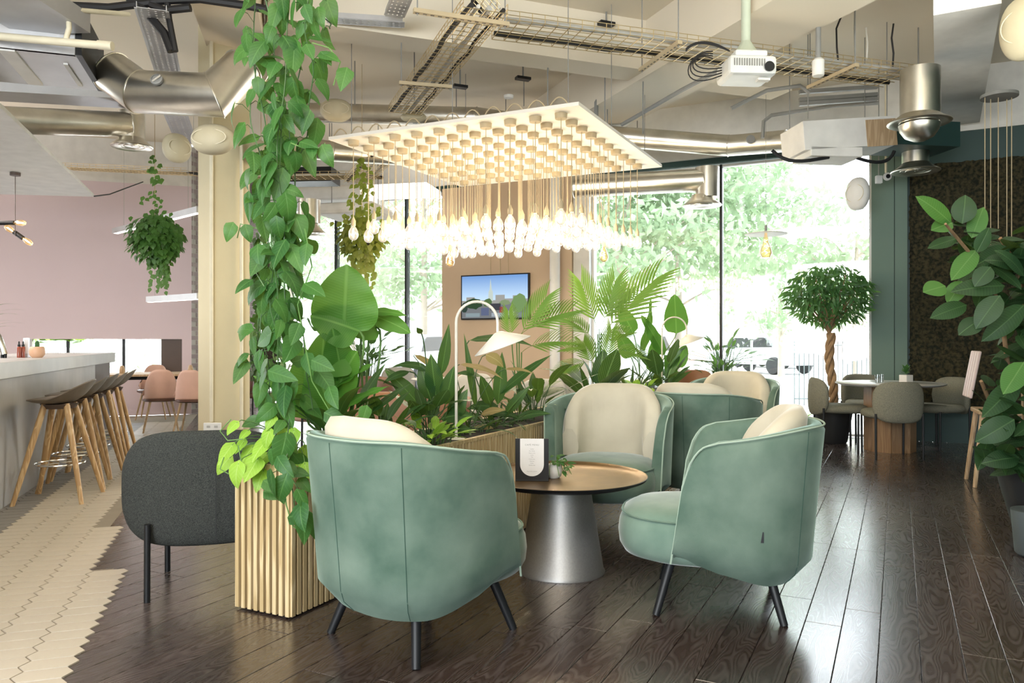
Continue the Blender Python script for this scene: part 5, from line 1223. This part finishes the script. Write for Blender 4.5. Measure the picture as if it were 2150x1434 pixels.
for pts_, nn_ in (([(640, 480), (655, 560), (625, 640), (640, 720), (655, 800), (690, 860), (740, 880), (760, 868)], 7), ([(655, 90), (690, 100), (715, 130), (700, 180)], 4), ([(610, 300), (660, 320), (682, 300), (690, 340)], 4), ([(540, 480), (505, 470), (498, 500)], 2), ([(560,610),(530,560),(545,520)], 3)):
    P = [D(x, y, 3.3) for x, y in pts_]; strand(P, .0026, 'vine', m_stem, vt)
    for k in range(nn_):
        i = int((k+.5)/nn_*(len(P)-1)); p = P[i].lerp(P[i+1], .5); off = V((rr_.uniform(-.05,.06), -.03, rr_.uniform(-.02, .04))); inst('leaf', rr_.choice(L_poth), vt, ivm @ frame(p+off, (rr_.uniform(-.3,1), -.3, -rr_.uniform(.2,1)), (rr_.uniform(-.6,.6), -1, .5), rr_.uniform(.07, .11)))
o = PET.link('petioles', m_stemd, vt, world=True, ang=80); o['kind'] = 'stuff'
# lime pothos at the foot
lt = thing('lime_pothos', 'lime green pothos spilling over the rim of the narrow oak planter', 'plant', uv(u0+.2, v0+.17, PH)); li = Matrix.Translation(lt.location).inverted(); rnd = random.Random(8); sb = B()
for px, py, s in [(560, 925, .11), (497, 888, .07), (520, 905, .06), (487, 935, .10), (482, 962, .10), (500, 975, .11), (540, 965, .115), (512, 925, .07), (620, 960, .09), (600, 900, .10), (575, 875, .07), (640, 940, .09), (552, 990, .10), (585, 990, .09), (617, 905, .10), (530, 940, .10), (560, 955, .10), (595, 940, .10), (640, 975, .07), (566, 905, .09)]:
    p = D(px, py, 3.36+rnd.uniform(-.05, .12)); c_ = uv(u0+.22, v0+.17, PH); d = (p-c_); sb.tube(bez(c_, c_+V((0,0,.12)), p+V((0,0,.05)), p, 6), .0022, 5)
    inst('leaf', rnd.choice(L_lime), lt, li @ frame(p, (d.x*2+rnd.uniform(-.3,.3), -.4, -.5+rnd.uniform(-.4,.3)), (rnd.uniform(-.3,.3), -1, .9), s*1.02))
for s_ in [[(485, 880), (462, 905), (478, 925), (510, 922)], [(500, 935), (508, 975), (512, 1000)], [(470, 960), (462, 985), (480, 995)]]:
    sb.tube([D(x, y, 3.33) for x, y in s_], .0028, 5)
o = sb.link('stems', m_stem, lt, world=True, ang=80); o['kind'] = 'stuff'
# trailing vine over the planter face
tv = thing('trailing_pothos', 'thin trailing pothos stem with dark leaves over the planter corner', 'plant', D(610, 1050, 3.2)); ti = Matrix.Translation(tv.location).inverted()
P = [D(590, 960, 3.28), D(596, 1010, 3.2), D(601, 1060, 3.18), D(615, 1105, 3.16), D(640, 1120, 3.16)]; strand(P, .003, 'vine', m_stem, tv); strand([D(600, 985, 3.25), D(622, 1020, 3.18), D(645, 1060, 3.15), D(650, 1090, 3.15), D(640, 1105, 3.15)], .003, 'vine', m_stem, tv)
for px, py, s, dx, dz in [(558, 1012, .085, .6, -.3), (560, 1033, .09, .9, -.15), (618, 990, .07, .9, -.1), (630, 1008, .07, .6, -.5), (655, 998, .07, 1, -.1), (612, 1085, .11, .8, .15), (628, 1100, .09, .7, .4), (585, 1020, .08, .3, -.7), (598, 975, .08, .7, -.4)]:
    inst('leaf', L_poth[1], tv, ti @ frame(D(px, py, 3.14), (dx, -.25, dz), (.1, -1, .9), s))
# --- bird-of-paradise with one huge leaf behind the front armchair
WK = {'leafbanana_leaf': 1.25, 'leaflily_leaf': 2.5, 'leafbronze_backed_leaf': 2.8}
def at_v(px, v):  # base point on the planter line seen at this column
    k = (px-CX)/FL; d = v/(k*Bv[0]+Bv[1]); return V((k*d, d, PH))
VM = VF+.27
def bigplant(label, px, dd_, specs, leaves, name='bird_of_paradise', mat=m_stem, r=.006):
    base = at_v(px, VM) if dd_ is None else V((D(px, 700, dd_).x, dd_, PH)); t = thing(name, label, 'plant', base); sb = B(); iv = Matrix.Translation(base).inverted()
    K = WK[leaves[0].name.split('.')[0]+leaves[0].materials[0].name]
    for (x0, y0, x1, y1, wd, up, mi) in specs:      # leaf base pixel -> tip pixel at the plant's own distance
        p, q = D(x0, y0, base.y-.02), D(x1, y1, base.y-.10); L_ = (q-p).length
        sb.tube(bez(base, base+V((0,0,.12)), p-(q-p).normalized()*.08, p, 8), [r*1.3]*3+[r]*6, 6)
        inst('leaf', leaves[mi % len(leaves)], t, iv @ frame(p, q-p, up, L_, wd*(K if wd < .5 else 1)))
    o = sb.link('stems', mat, t, world=True, ang=80); o['kind'] = 'stuff'; return t
bigplant('bird of paradise with one huge round green leaf behind the front armchair', 722, None,
    [(722, 700, 727, 556, .52, (.1, -1, .15), 0), (755, 695, 652, 655, .30, (0, -1, .4), 1), (720, 800, 700, 690, .20, (.4, -1, .1), 0), (705, 830, 735, 735, .26, (-.3, -1, .5), 1), (672, 800, 680, 700, .22, (.2,-1,.1), 0), (735, 745, 660, 760, .28, (0,-1,.6), 2), (700, 880, 660, 760, .30, (.3,-1,.3), 1), (645, 880, 640, 730, .26, (.5,-1,0), 0), (690, 820, 785, 752, .12, (0,-.5,1), 0), (700, 870, 800, 790, .10, (0,-.6,1), 1), (655, 870, 545, 770, .09, (0,-.6,1), 1)], L_big)
for o_ in [c for c in bpy.data.objects if c.parent and c.parent.name.startswith('bird_of_paradise') and c.name.startswith('leaf')][2:]: pass
bigplant('broad wavy-leaved plant with curling leaves right of the huge round leaf', 770, None,
    [(790, 665, 860, 690, .14, (0, -1, .6), 1), (770, 655, 850, 648, .08, (.1, -.8, .8), 1), (790, 685, 740, 690, .2, (0,-1,.5), 2)], L_big, 'wavy_leaf_plant')
# peace lilies / calatheas along the planter
bigplant('tall peace lily left of the arc lamp with upright new leaf', 905, None,
    [(925, 790, 945, 682, .10, (.3, -1, .1), 0), (885, 700, 876, 690, .05, (0,-1,0), 0), (915, 830, 905, 745, .15, (.1,-1,.3), 0), (905, 840, 880, 765, .14, (0,-1,.2), 1), (935, 850, 950, 770, .15, (-.2,-1,.2), 0), (860, 780, 800, 790, .10, (0,-.6,1), 1), (905, 780, 830, 735, .10, (0,-.7,1), 2), (880, 850, 815, 770, .14, (.2,-1,.5), 1), (950, 880, 975, 820, .13, (0,-1,.4), 1), (925, 880, 990, 855, .13, (0,-1,.7), 2), (930, 905, 985, 885, .10, (0,-1,.8), 2)], L_lily+L_cal, 'peace_lily', m_stemd, .004)
bigplant('dark peace lily right of the arc lamp, leaves crossing the tan pier', 1030, None,
    [(985, 715, 1120, 688, .16, (0, -.5, 1), 1), (1010, 790, 960, 770, .10, (0,-.6,1), 1), (1045, 830, 1150, 735, .13, (-.3,-.7,.8), 0), (1000, 860, 975, 700, .07, (0,-.8,.5), 0), (1030, 850, 1010, 790, .13, (.1,-1,.2), 0), (1050, 860, 985, 830, .16, (0,-.7,.9), 2), (1045, 850, 1060, 740, .13, (.2,-1,.2), 1), (1015, 880, 960, 855, .13, (0,-.6,1), 2), (1060, 870, 1110, 810, .10, (.2,-1,.6), 0), (1080, 880, 1150, 850, .12, (0,-.7,1), 1), (1020, 870, 1100, 850, .1, (0,-.7,1), 2)], L_lily, 'peace_lily', m_stemd, .004)
bigplant('bronze-lit calathea leaves glowing between the two peace lilies', 985, None,
    [(965, 765, 1060, 768, .10, (0,-.4,1), 0), (1020, 745, 1060, 755, .12, (.2,-.8,.5), 1), (1010, 870, 1055, 850, .09, (0,-.8,.8), 0), (870, 745, 940, 775, .08, (0,-.6,1), 0), (1040, 905, 1000, 880, .07, (0,-.8,.8), 1), (1060, 775, 1120, 768, .05, (0,-.6,.9), 0)], L_bronze, 'calathea', m_stemd, .003)
clump('lily_clump', 'low dark green leafy clump at the left end of the long planter', at_v(800, VM), 20, L_lily, (.16, .26), (.05, .20), (.3, 1.3), .08, 31)
clump('striped_calathea', 'striped calathea foliage at the foot of the near arc lamp', at_v(900, VM), 18, L_cal, (.14, .20), (.10, .32), (.2, 1.1), .08, 32)
clump('strap_plant', 'low clump of dark strappy leaves in front of the tan pier', at_v(985, VM-.1), 30, L_strap, (.12, .20), (.01, .06), (.4, 1.5), .12, 33)
clump('strap_plant', 'bushy dark strap leaves near the far end of the near planter', at_v(1040, VM-.08), 30, L_strap, (.13, .22), (.01, .08), (.3, 1.4), .12, 34)
clump('strap_plant', 'bright grassy leaves beside the middle armchair cushion', at_v(1090, VM-.08), 24, L_strap, (.18, .28), (.01, .10), (.2, 1.1), .10, 35)
clump('lily_clump', 'green leafy clump just behind the middle armchair', at_v(1120, VM), 18, L_lily, (.22, .34), (.08, .25), (.2, 1.0), .08, 36)
clump('lime_clump', 'bright lime serrated foliage beside the cream cushion of the front armchair', at_v(905, VM-.17), 34, lmesh('lance', .42, .12, m_lime, (.2, .5), .2), (.09, .14), (.03, .14), (.4, 1.5), .12, 37)
clump('lily_clump', 'dark leaves low behind the front armchair cushion', at_v(700, VM), 18, L_lily, (.2, .32), (.10, .30), (.2, 1.0), .08, 38)
# --- palms (each frond a part)
def frond_bm(L_, spread=.9, n=13, droop=.7, wd=.045, ll=.55):
    b = B(); pts = []; th = 0; y = z = 0
    for i in range(11):
        f = i/10; pts.append(V((0, y, z))); a = -droop*f*1.5; y += cos(a)*L_/10; z += sin(a)*L_/10
    b.tube(pts, [.005*(1-.7*i/10) for i in range(11)], 5)
    if b.uv is None: b.uv = {}
    for k in range(n):
        f = .30+.70*k/(n-1); i = min(9, int(f*10)); p = pts[i].lerp(pts[i+1], f*10-i); s = L_*ll*(1-.55*abs(f-.55)); a = spread*(1-.55*f)
        for sg in (-1, 1):
            d = V((sg*sin(a), cos(a), -.12*droop)); leaf_bm('strap', wd*1.6, .25, .35, 6, 1, 0, b, frame(p, d, (0,0,1), s, s))
    return b
frs = [frond_bm(1.0, .95, 12, dr, .05).mesh('frond', m_palm) for dr in (.35, .6, .9)]
def palm(label, base, specs, seed, name='palm', stems=True):
    t = thing(name, label, 'palm', base); iv = Matrix.Translation(base).inverted(); sb = B(); rr = random.Random(seed)
    for (px0, py0, px1, py1, k) in specs:
        p, q = D(px0, py0, base.y), D(px1, py1, base.y+rr.uniform(-.25, .25)); sb.tube(bez(base, base+V((0,0,.15)), p+V((0,0,-.12)), p, 8), .005, 6)
        inst('frond', frs[k], t, iv @ frame(p, (q-p)+V((0,0,.10)), V((rr.uniform(-.3,.3), -.8, .8)), (q-p).length*.9))
    o = sb.link('stems', m_stem, t, world=True, ang=80); o['kind'] = 'stuff'; return t
palm('lime green palm frond plant reaching over the tan pier', at_v(1090, VM), [(1085, 720, 1150, 618, 0), (1090, 705, 1205, 640, 1), (1075, 720, 1060, 645, 0), (1095, 740, 1180, 700, 2)], 3)
pb = at_v(1265, VM); 
palm('large feathery palm left of the farther planter, against the window edge', V((D(1262, 700, 6.6).x, 6.6, PH)), [(1255, 720, 1375, 565, 0), (1262, 700, 1290, 575, 0), (1255, 700, 1225, 590, 0), (1250, 720, 1185, 650, 1), (1250, 740, 1170, 720, 2), (1260, 730, 1330, 680, 2), (1270, 740, 1350, 740, 2), (1245, 760, 1180, 780, 2), (1258, 690, 1330, 600, 0), (1250, 780, 1215, 700, 1), (1270, 770, 1290, 690, 0)], 4)
clump('striped_calathea', 'striped dark calathea at the foot of the large feathery palm', V((D(1250, 700, 6.4).x, 6.4, PH)), 12, L_cal+L_lily, (.25, .38), (.08, .25), (.2, .8), .08, 41)
bigplant('bird of paradise with yellow backed leaves behind the far arc lamp', 1345, 8.5,
    [(1420, 700, 1418, 618, .36, (.1,-1,.1), 0), (1395, 745, 1350, 660, .2, (.3,-1,.2), 0), (1345, 745, 1385, 630, .15, (.6,-.8,.1), 1), (1330, 700, 1300, 640, .24, (-.2,-1,.2), 0), (1325, 750, 1300, 700, .24, (0,-1,.2), 0), (1365, 780, 1385, 700, .2, (.3,-1,.1), 1), (1420, 770, 1440, 725, .22, (0,-1,.6), 1), (1415, 800, 1400, 745, .2, (.2,-1,.4), 0)], L_big)
clump('lily_clump', 'dark leafy clump around the farther arc lamp', V((D(1390, 700, 8.2).x, 8.2, PH)), 22, L_lily+L_cal, (.22, .36), (.06, .35), (.2, 1.0), .15, 42)
clump('strap_plant', 'grassy clump between the palm and the far arc lamp', V((D(1325, 700, 7.9).x, 7.9, PH)), 20, L_strap, (.25, .4), (.01, .15), (.1, .9), .12, 43)
clump('lime_clump', 'small lime variegated plant between two green armchairs', V((D(1345, 700, 7.4).x, 7.4, PH)), 20, L_lime, (.09, .14), (.04, .15), (.3, 1.3), .08, 44)
clump('leafy_shrub', 'bright leafy shrub beyond the farthest armchair by the big window', D(1515, 800, 9.7), 70, lmesh('lance', .3, .1, m_ficus, (.2, .5), 0, 6, 1), (.13, .20), (.1, .55), (.1, 1.5), .12, 45)
# --- ficus tree with braided trunk in the black pot
fp = V((D(1748, 900, 9.2).x, 9.2, 0))
t = thing('plant_pot', 'large black round pot holding the braided ficus by the window', 'pot', fp); B().lathe([(0,0),(.15,0),(.165,.02),(.225,.38),(.235,.46),(.215,.46),(.20,.40),(0,.40)], 48).link('pot_body', m_potb, t, ang=50)
t = thing('ficus_tree', 'ficus tree with braided trunk and round crown before the big window', 'tree', (fp.x, fp.y, .40)); z1 = D(1735, 700, 9.2).z-.40
for k in range(3): B().tube([(.030*cos(2*pi*(k/3)+i*.55)+.02*sin(i*.3)-.03*(i/24), .030*sin(2*pi*(k/3)+i*.55), z1*i/24) for i in range(25)], .028, 8).link('trunk_strand', m_bark, t)
rr = random.Random(6); br = B(); lf = B(); cz_ = D(1735, 625, 9.2).z-.40
top = V((-.04, 0, z1))
for k in range(16):
    a = k*2.399; e = V((cos(a)*rr.uniform(.15,.42)-.05, sin(a)*rr.uniform(.1,.35), cz_+rr.uniform(-.15,.28))); br.tube(bez(top, top+V((0,0,.1)), e-V((0,0,.1)), e, 6), [.018,.015,.012,.010,.008,.006,.004], 6)
o = br.link('branches', m_bark, t); o['kind'] = 'stuff'
for k in range(1500):
    a, c_ = rr.uniform(0, 2*pi), rr.uniform(-1, 1); q = rr.random()**.33; s_ = sqrt(1-c_*c_); p = V((cos(a)*s_*.50*q-.05, sin(a)*s_*.42*q, cz_+.04+c_*.37*q)); d = V((p.x+.05, p.y, -.35))+rv(.5)
    leaf_bm('lance', .30, .1, .3, 4, 1, 0, lf, frame(p, d, rv(1)+V((0,0,1)), rr.uniform(.09, .135)))
o = lf.link('foliage', m_ficus, t); o['kind'] = 'stuff'
clump('floor_plant', 'small bright agave-like plant on the floor left of the black pot', V((D(1668, 850, 10.0).x, 10.0, .12)), 14, L_lime, (.2, .3), (.01, .04), (.3, 1.2), .05, 46)
# --- hanging ivy balls
def ivyball(label, px, py, d, rx, rz2, n, mesh_m, seed, trail=8, top=None):
    p = D(px, py, d); t = thing('hanging_ivy', label, 'hanging plant', p); rr = random.Random(seed); b = B()
    B().lathe([(0,-.10),(.08,-.08),(.11,0),(.10,.06),(0,.05)], 16).link('moss_ball', m_soil, t)
    for k in range(n):
        a, c_ = rr.uniform(0, 2*pi), rr.uniform(-1, 1); q = .55+.45*rr.random(); s_ = sqrt(1-c_*c_)
        pp = V((cos(a)*s_*rx*q, sin(a)*s_*rx*.8*q, c_*rz2*q-.15*max(0, 1-abs(cos(a)*s_))*rz2)); leaf_bm('heart', .9, .2, .3, 5, 1, 0, b, frame(pp, V((pp.x, pp.y, -.25))+rv(.15), V((pp.x, pp.y-.2, .3)), rr.uniform(.05, .085)))
    for k in range(trail):
        a = rr.uniform(0, 2*pi); x, y = cos(a)*rx*.5, sin(a)*rx*.4; ln = rr.uniform(.2, .45)
        for i in range(8): pp = V((x+rr.uniform(-.02,.02), y, -rz2*.8-ln*i/8)); leaf_bm('heart', .9, .2, .3, 5, 1, 0, b, frame(pp, (rr.uniform(-1,1), -.3, -.8), (0,-1,.3), rr.uniform(.045, .07)))
    if top:
        for k in range(top): hh_ = rr.random()**1.6; ww_ = .17*(1-hh_)+.03; pp = V((rr.gauss(0,.6)*ww_, rr.gauss(0,.5)*ww_, rz2*.7+hh_*.75)); leaf_bm('heart', .9, .2, .3, 5, 1, 0, b, frame(pp, (rr.uniform(-1,1), -.3, -.5), (0,-1,.5), rr.uniform(.05, .075)))
    o = b.link('foliage', mesh_m, t); o['kind'] = 'stuff'
    B().tube([(0,0,.05), (0,0,rz2+.25), (0,0,4.4-p.z)], .004, 6).link('hanging_cord', m_cordc, t); return t
ivyball('dark ivy ball hanging before the mauve wall', 325, 496, 8.8, .31, .29, 950, m_ivy, 1, 9, 45)
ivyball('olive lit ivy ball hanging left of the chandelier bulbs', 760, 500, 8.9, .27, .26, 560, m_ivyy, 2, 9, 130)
ivyball('small ivy hanging by the brick pier behind the pothos vines', 548, 560, 8.0, .12, .45, 200, m_ivy, 3, 3)
ivyball('loose ivy hanging low behind the pothos by the left glazing', 560, 745, 7.4, .16, .30, 200, m_ivy, 5, 3)
# --- plants near the left glazing
clump('window_shrub', 'leafy shrub against the left glazing under the ivy', D(770, 790, 10.5), 60, lmesh('heart', .7, .1, m_ficus, (.2, .5), 0, 6, 1), (.10, .16), (.2, .62), (.1, 1.3), .15, 51)
clump('window_shrub', 'leafy shrub just right of the brick pier', D(545, 800, 8.6), 60, L_ivy, (.10, .16), (.2, .8), (.1, 1.0), .12, 52)
clump('sill_plant', 'bright green leaves on the strip window sill behind the cactus pot', Wp(112, 742, WPINK+.5), 26, L_lime, (.22, .32), (.10, .30), (.4, 1.4), .15, 53)
clump('sill_plant', 'green sill plant left of the strip window mullion', Wp(150, 742, WPINK+.5), 22, L_lime, (.2, .3), (.10, .28), (.4, 1.4), .12, 54)
# --- rubber plant in the right foreground
rp_ = V((D(2188, 1000, 4.9).x, 4.9, 0))
t = thing('plant_pot', 'large charcoal pot of the rubber plant at the right edge', 'pot', rp_); B().lathe([(0,0),(.13,0),(.16,.02),(.235,.30),(.262,.44),(.245,.44),(.235,.38),(0,.37)], 48).link('pot_body', m_potb, t, ang=50)
t = thing('plant_pot', 'smaller grey pot at the very right edge in front of the rubber plant', 'pot', V((D(2178, 1000, 4.35).x, 4.35, 0))); B().lathe([(0,0),(.09,0),(.11,.02),(.13,.26),(.115,.26),(0,.22)], 40).link('pot_body', M('slate_pot', (.10,.12,.125), .35), t, ang=50)
t = thing('rubber_plant', 'tall glossy rubber plant leaning in from the right edge', 'plant', rp_+V((0,0,.38))); iv = Matrix.Translation(t.location).inverted(); rr = random.Random(17)
stems = [[(2148, 985), (2120, 800), (2100, 640), (2060, 560), (2010, 500), (1985, 470)], [(2150, 985), (2160, 700), (2140, 560), (2100, 500)], [(2146, 985), (2110, 900), (2080, 850), (2060, 800)], [(2152, 985), (2190, 700), (2190, 500)], [(2150, 985), (2100, 960), (2070, 930)]]
def stem_at(P, f): i = min(len(P)-2, int(f*(len(P)-1))); return P[i].lerp(P[i+1], f*(len(P)-1)-i)
for k, s_ in enumerate(stems):
    P = [D(x, y, 4.85-.12*i+(.1*k)) for i, (x, y) in enumerate(s_)]; B().tube(P, [.016-.0018*i for i in range(len(P))], 8).link('stem', m_bark, t, world=True)
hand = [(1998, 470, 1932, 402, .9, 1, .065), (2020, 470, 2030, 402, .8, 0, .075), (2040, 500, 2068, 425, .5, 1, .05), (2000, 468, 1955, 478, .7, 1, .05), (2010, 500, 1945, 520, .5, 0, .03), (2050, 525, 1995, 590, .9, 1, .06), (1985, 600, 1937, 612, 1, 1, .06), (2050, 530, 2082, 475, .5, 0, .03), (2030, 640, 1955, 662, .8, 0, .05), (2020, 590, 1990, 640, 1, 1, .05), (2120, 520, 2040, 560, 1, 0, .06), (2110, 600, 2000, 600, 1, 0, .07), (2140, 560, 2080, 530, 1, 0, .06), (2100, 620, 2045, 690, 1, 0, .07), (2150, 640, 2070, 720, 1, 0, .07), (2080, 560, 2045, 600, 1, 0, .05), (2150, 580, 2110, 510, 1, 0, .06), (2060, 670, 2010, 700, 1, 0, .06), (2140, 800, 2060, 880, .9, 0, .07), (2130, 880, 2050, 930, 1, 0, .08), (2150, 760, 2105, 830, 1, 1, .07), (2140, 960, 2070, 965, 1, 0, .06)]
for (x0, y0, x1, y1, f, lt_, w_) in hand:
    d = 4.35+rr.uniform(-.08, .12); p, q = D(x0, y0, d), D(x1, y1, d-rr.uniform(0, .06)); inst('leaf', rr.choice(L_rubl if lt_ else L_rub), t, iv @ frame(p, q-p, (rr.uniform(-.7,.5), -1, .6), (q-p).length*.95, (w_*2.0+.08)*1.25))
for k in range(290):
    P = [D(x, y, 4.6) for x, y in stems[k % 4 if k % 7 else 4]]; f = rr.uniform(.12, 1); p = stem_at(P, f)+V((rr.uniform(-.08,.08), rr.uniform(-.2,.2), 0)); a = rr.uniform(0, 2*pi); d = V((cos(a), sin(a)*.7, rr.uniform(-.7, .5)))
    pq = (p+d.normalized()*.2); px_ = pq.x/pq.y*FL+CX
    if px_ < (2062 if p.z < 1.42 else 1995): continue
    inst('leaf', rr.choice(L_rub), t, iv @ frame(p, d, V((rr.uniform(-.3,.3), -.5, 1)), rr.uniform(.15, .24)))
B().tube([D(2146, 760, 4.9), D(2150, 1000, 4.9)], .008, 8).link('bamboo_stake', m_tan_w, t, world=True)
# ================================================================ OUTSIDE
def tree(label, px, d, h, cr, n, seed, mat, lean=0, ztrunk=None, leafs=(.16, .30), px_w=1.0, zc=None, tr=.12):
    base = D(px, 700, d); base.z = -.06; t = thing('street_tree', label, 'tree', base, group='trees outside the windows'); rr = random.Random(seed); b = B(); tr_ = B()
    zc = zc or h*.68
    tr_.tube([(0,0,0), (lean*.3,0,h*.25), (lean*.6,.1,h*.5), (lean,0,h*.8)], [tr, tr*.8, tr*.6, tr*.25], 10)
    for k in range(14):
        f = rr.uniform(.25, .7); p = V((lean*f*.9, 0, h*f)); a = k*2.4; e = p+V((cos(a)*cr*.8, sin(a)*cr*.6, rr.uniform(.3, 1.6))); tr_.tube(bez(p, p+(e-p)*.3+V((0,0,.1)), p+(e-p)*.7+V((0,0,.3)), e, 6), [tr*.3*(1-i/8) for i in range(7)], 5)
    tr_.link('trunk', m_bark2, t)
    cl = [(rr.uniform(-1,1)*cr*px_w, rr.uniform(-1,1)*cr*.6, zc+rr.uniform(-1,1)*h*.34) for _ in range(34)]
    for k in range(n):
        c_ = cl[k % 34]; q = V((rr.gauss(0,1), rr.gauss(0,1), rr.gauss(0,.45)))*cr*.22; leaf_bm('lance', .55, .1, .2, 3, 1, 0, b, frame(V(c_)+q, rv(1)+V((0,0,-.2)), rv(1)+V((0,-.5,.8)), rr.uniform(*leafs)))
    o = b.link('foliage', mat, t); o['kind'] = 'stuff'; return t
for a in [('pale green street tree seen left in the big window', 1300, 17, 7.5, 2.6, 8000, 1, m_tree), ('street tree with slanting trunk behind the window mullion', 1425, 20, 8.0, 2.6, 8500, 2, m_tree), ('street tree at the right side of the big window', 1800, 18, 4.6, 1.9, 1500, 3, m_tree2),
          ('tree behind the railings far right of the big window', 1640, 27, 5.0, 2.6, 2600, 4, m_tree), ('street tree in the left glazing beside the tan pier', 890, 21, 8, 3.0, 6000, 5, m_tree), ('street tree in the middle of the left glazing', 740, 26, 9, 3.6, 4500, 6, m_tree), ('street tree nearest the brick pier outside', 610, 24, 8, 3, 3500, 7, m_tree2), ('far tree between the two nearer ones in the big window', 1280, 30, 9, 4, 5000, 8, m_tree2)]: tree(*a)
t = thing('street_tree', 'pale tree seen through the strip window', 'tree', Wp(290, 760, WPINK+4)); rr = random.Random(3); b = B()
B().tube([(0,0,-.8), (0,0,1.2)], .06, 8).link('trunk', m_bark2, t)
for k in range(900): leaf_bm('lance', .5, .1, .2, 3, 1, 0, b, frame(V((rr.gauss(0,.8), rr.gauss(0,.5), rr.uniform(-.9, 2.2))), rv(1), rv(1)+V((0,0,1)), rr.uniform(.08,.16)))
o = b.link('foliage', m_tree, t); o['kind'] = 'stuff'
# railings
t = thing('iron_railings', 'black iron railings beyond the big window at the right', 'fence', D(1745, 850, 15.5)); a_, b_ = D(1668, 850, 15.0), D(1830, 850, 15.0)
a2, b2_ = V((a_.x, a_.y, 0)), V((b_.x, b_.y, 0)); bar = B().tube([(0,0,0), (0,0,1.25)], .010, 6).mesh('bar', m_fence)
iv = Matrix.Translation(t.location).inverted(); dn = (b2_-a2)
for k in range(17): p = a2+dn*(k/16); inst('bar', bar, t, iv @ Matrix.Translation((p.x, p.y, -.05)))
for z in (.08, 1.12): B().tube([a2+V((0,0,z)), b2_+V((0,0,z))], .014, 6).link('rail', m_fence, t, world=True)
# lamp post, cars, buildings
q = D(1578, 800, 24); t = thing('globe_lamp', 'white globe street lamp outside the big window', 'street lamp', (q.x, q.y, -.06)); zz = D(1578, 700, 24).z
B().tube([(0,0,0), (0,0,zz-.15)], .04, 10).link('post', m_grey, t); B().lathe([(0, -.22)]+[(.22*sin(a), -.22*cos(a)) for a in [pi*k/12 for k in range(1, 12)]]+[(0, .22)], 20, (0,0,zz+.1)).link('globe', m_white, t)
def car(label, px, d, col, rz=0, py=None):
    q = D(px, 800, d); t = thing('parked_car', label, 'car', (q.x, q.y, -.06), rz, group='cars parked outside'); mc = M('car_paint_%d' % px, col, .25, coat=.5)
    pr = [(-2.1,.35),(-2.15,.75),(-1.3,.95),(-.7,1.42),(.9,1.45),(1.5,1.0),(2.1,.85),(2.15,.35)]; b = B(); n = len(pr); vs = [(x, -.85*(1 if z < 1 else .8), z) for x, z in pr]+[(x, .85*(1 if z < 1 else .8), z) for x, z in pr]
    b.add(vs, [tuple(range(n)), tuple(range(n, 2*n))[::-1]]+[(i, n+i, n+(i+1)%n, (i+1)%n) for i in range(n)]); b.link('body', mc, t, smooth=False, bevel=.06)
    for s in (-1, 1):
        B().prism([(0,0)], 0, 0) if False else None
        bb = B(); w = [(-1.15,.98),(-.65,1.36),(.82,1.38),(1.3,1.02)]; y = s*.80; bb.add([(x, y*(1.0 if z < 1.1 else .89)+s*.05, z) for x, z in w], [(0,1,2,3) if s < 0 else (3,2,1,0)]); bb.link('side_window', m_black, t, smooth=False)
        for x in (-1.35, 1.35): B().lathe([(0,-.1),(.3,-.1),(.33,-.06),(.33,.06),(.3,.1),(0,.1)], 20, (x, s*.82, .33), mat=Matrix.Rotation(pi/2, 4, 'X')).link('wheel', m_black, t)
    return t
for a in [('silver car parked beyond the railings, nearest the lamp post', 1598, 30, (.5,.52,.55), R(-60)), ('dark car parked behind the silver one', 1622, 36, (.12,.13,.15), R(-60)), ('pale van shape parked outside the left glazing', 862, 21, (.6,.62,.65), R(72)), ('dark car behind the peace lilies outside the left glazing', 905, 26, (.14,.16,.18), R(72)), ('silver car glinting behind the palms outside', 1320, 19, (.55,.57,.6), R(70))]: car(*a)
def house(label, px, d, w, h, mat, rz=0, nx=5, nz=3):
    q = D(px, 800, d); t = thing('terrace_house', label, 'building', (q.x, q.y, -.1), rz, group='buildings across the street'); B().box((0, 3, h/2), (w, 6, h)).link('facade', mat, t, smooth=False)
    for i in range(nx):
        for j in range(nz): f = B().box((-w/2+w*(i+.5)/nx, -.02, h*(j+.55)/nz), (w/nx*.42, .06, h/nz*.5)).link('window_frame', m_white, t, smooth=False); B().box((-w/2+w*(i+.5)/nx, -.06, h*(j+.55)/nz), (w/nx*.34, .02, h/nz*.42)).link('pane', m_zinc, f, smooth=False)
    return t
m_redb = M('pale_red_brick', (.62,.44,.37), .9); m_stone = M('pale_stone', (.72,.70,.66), .9)
house('pale red brick terrace seen far down the street', 1640, 48, 12, 7, m_redb, R(0)); house('pale stone building behind the left glazing trees', 720, 45, 26, 9, m_stone, R(10), 8, 3)
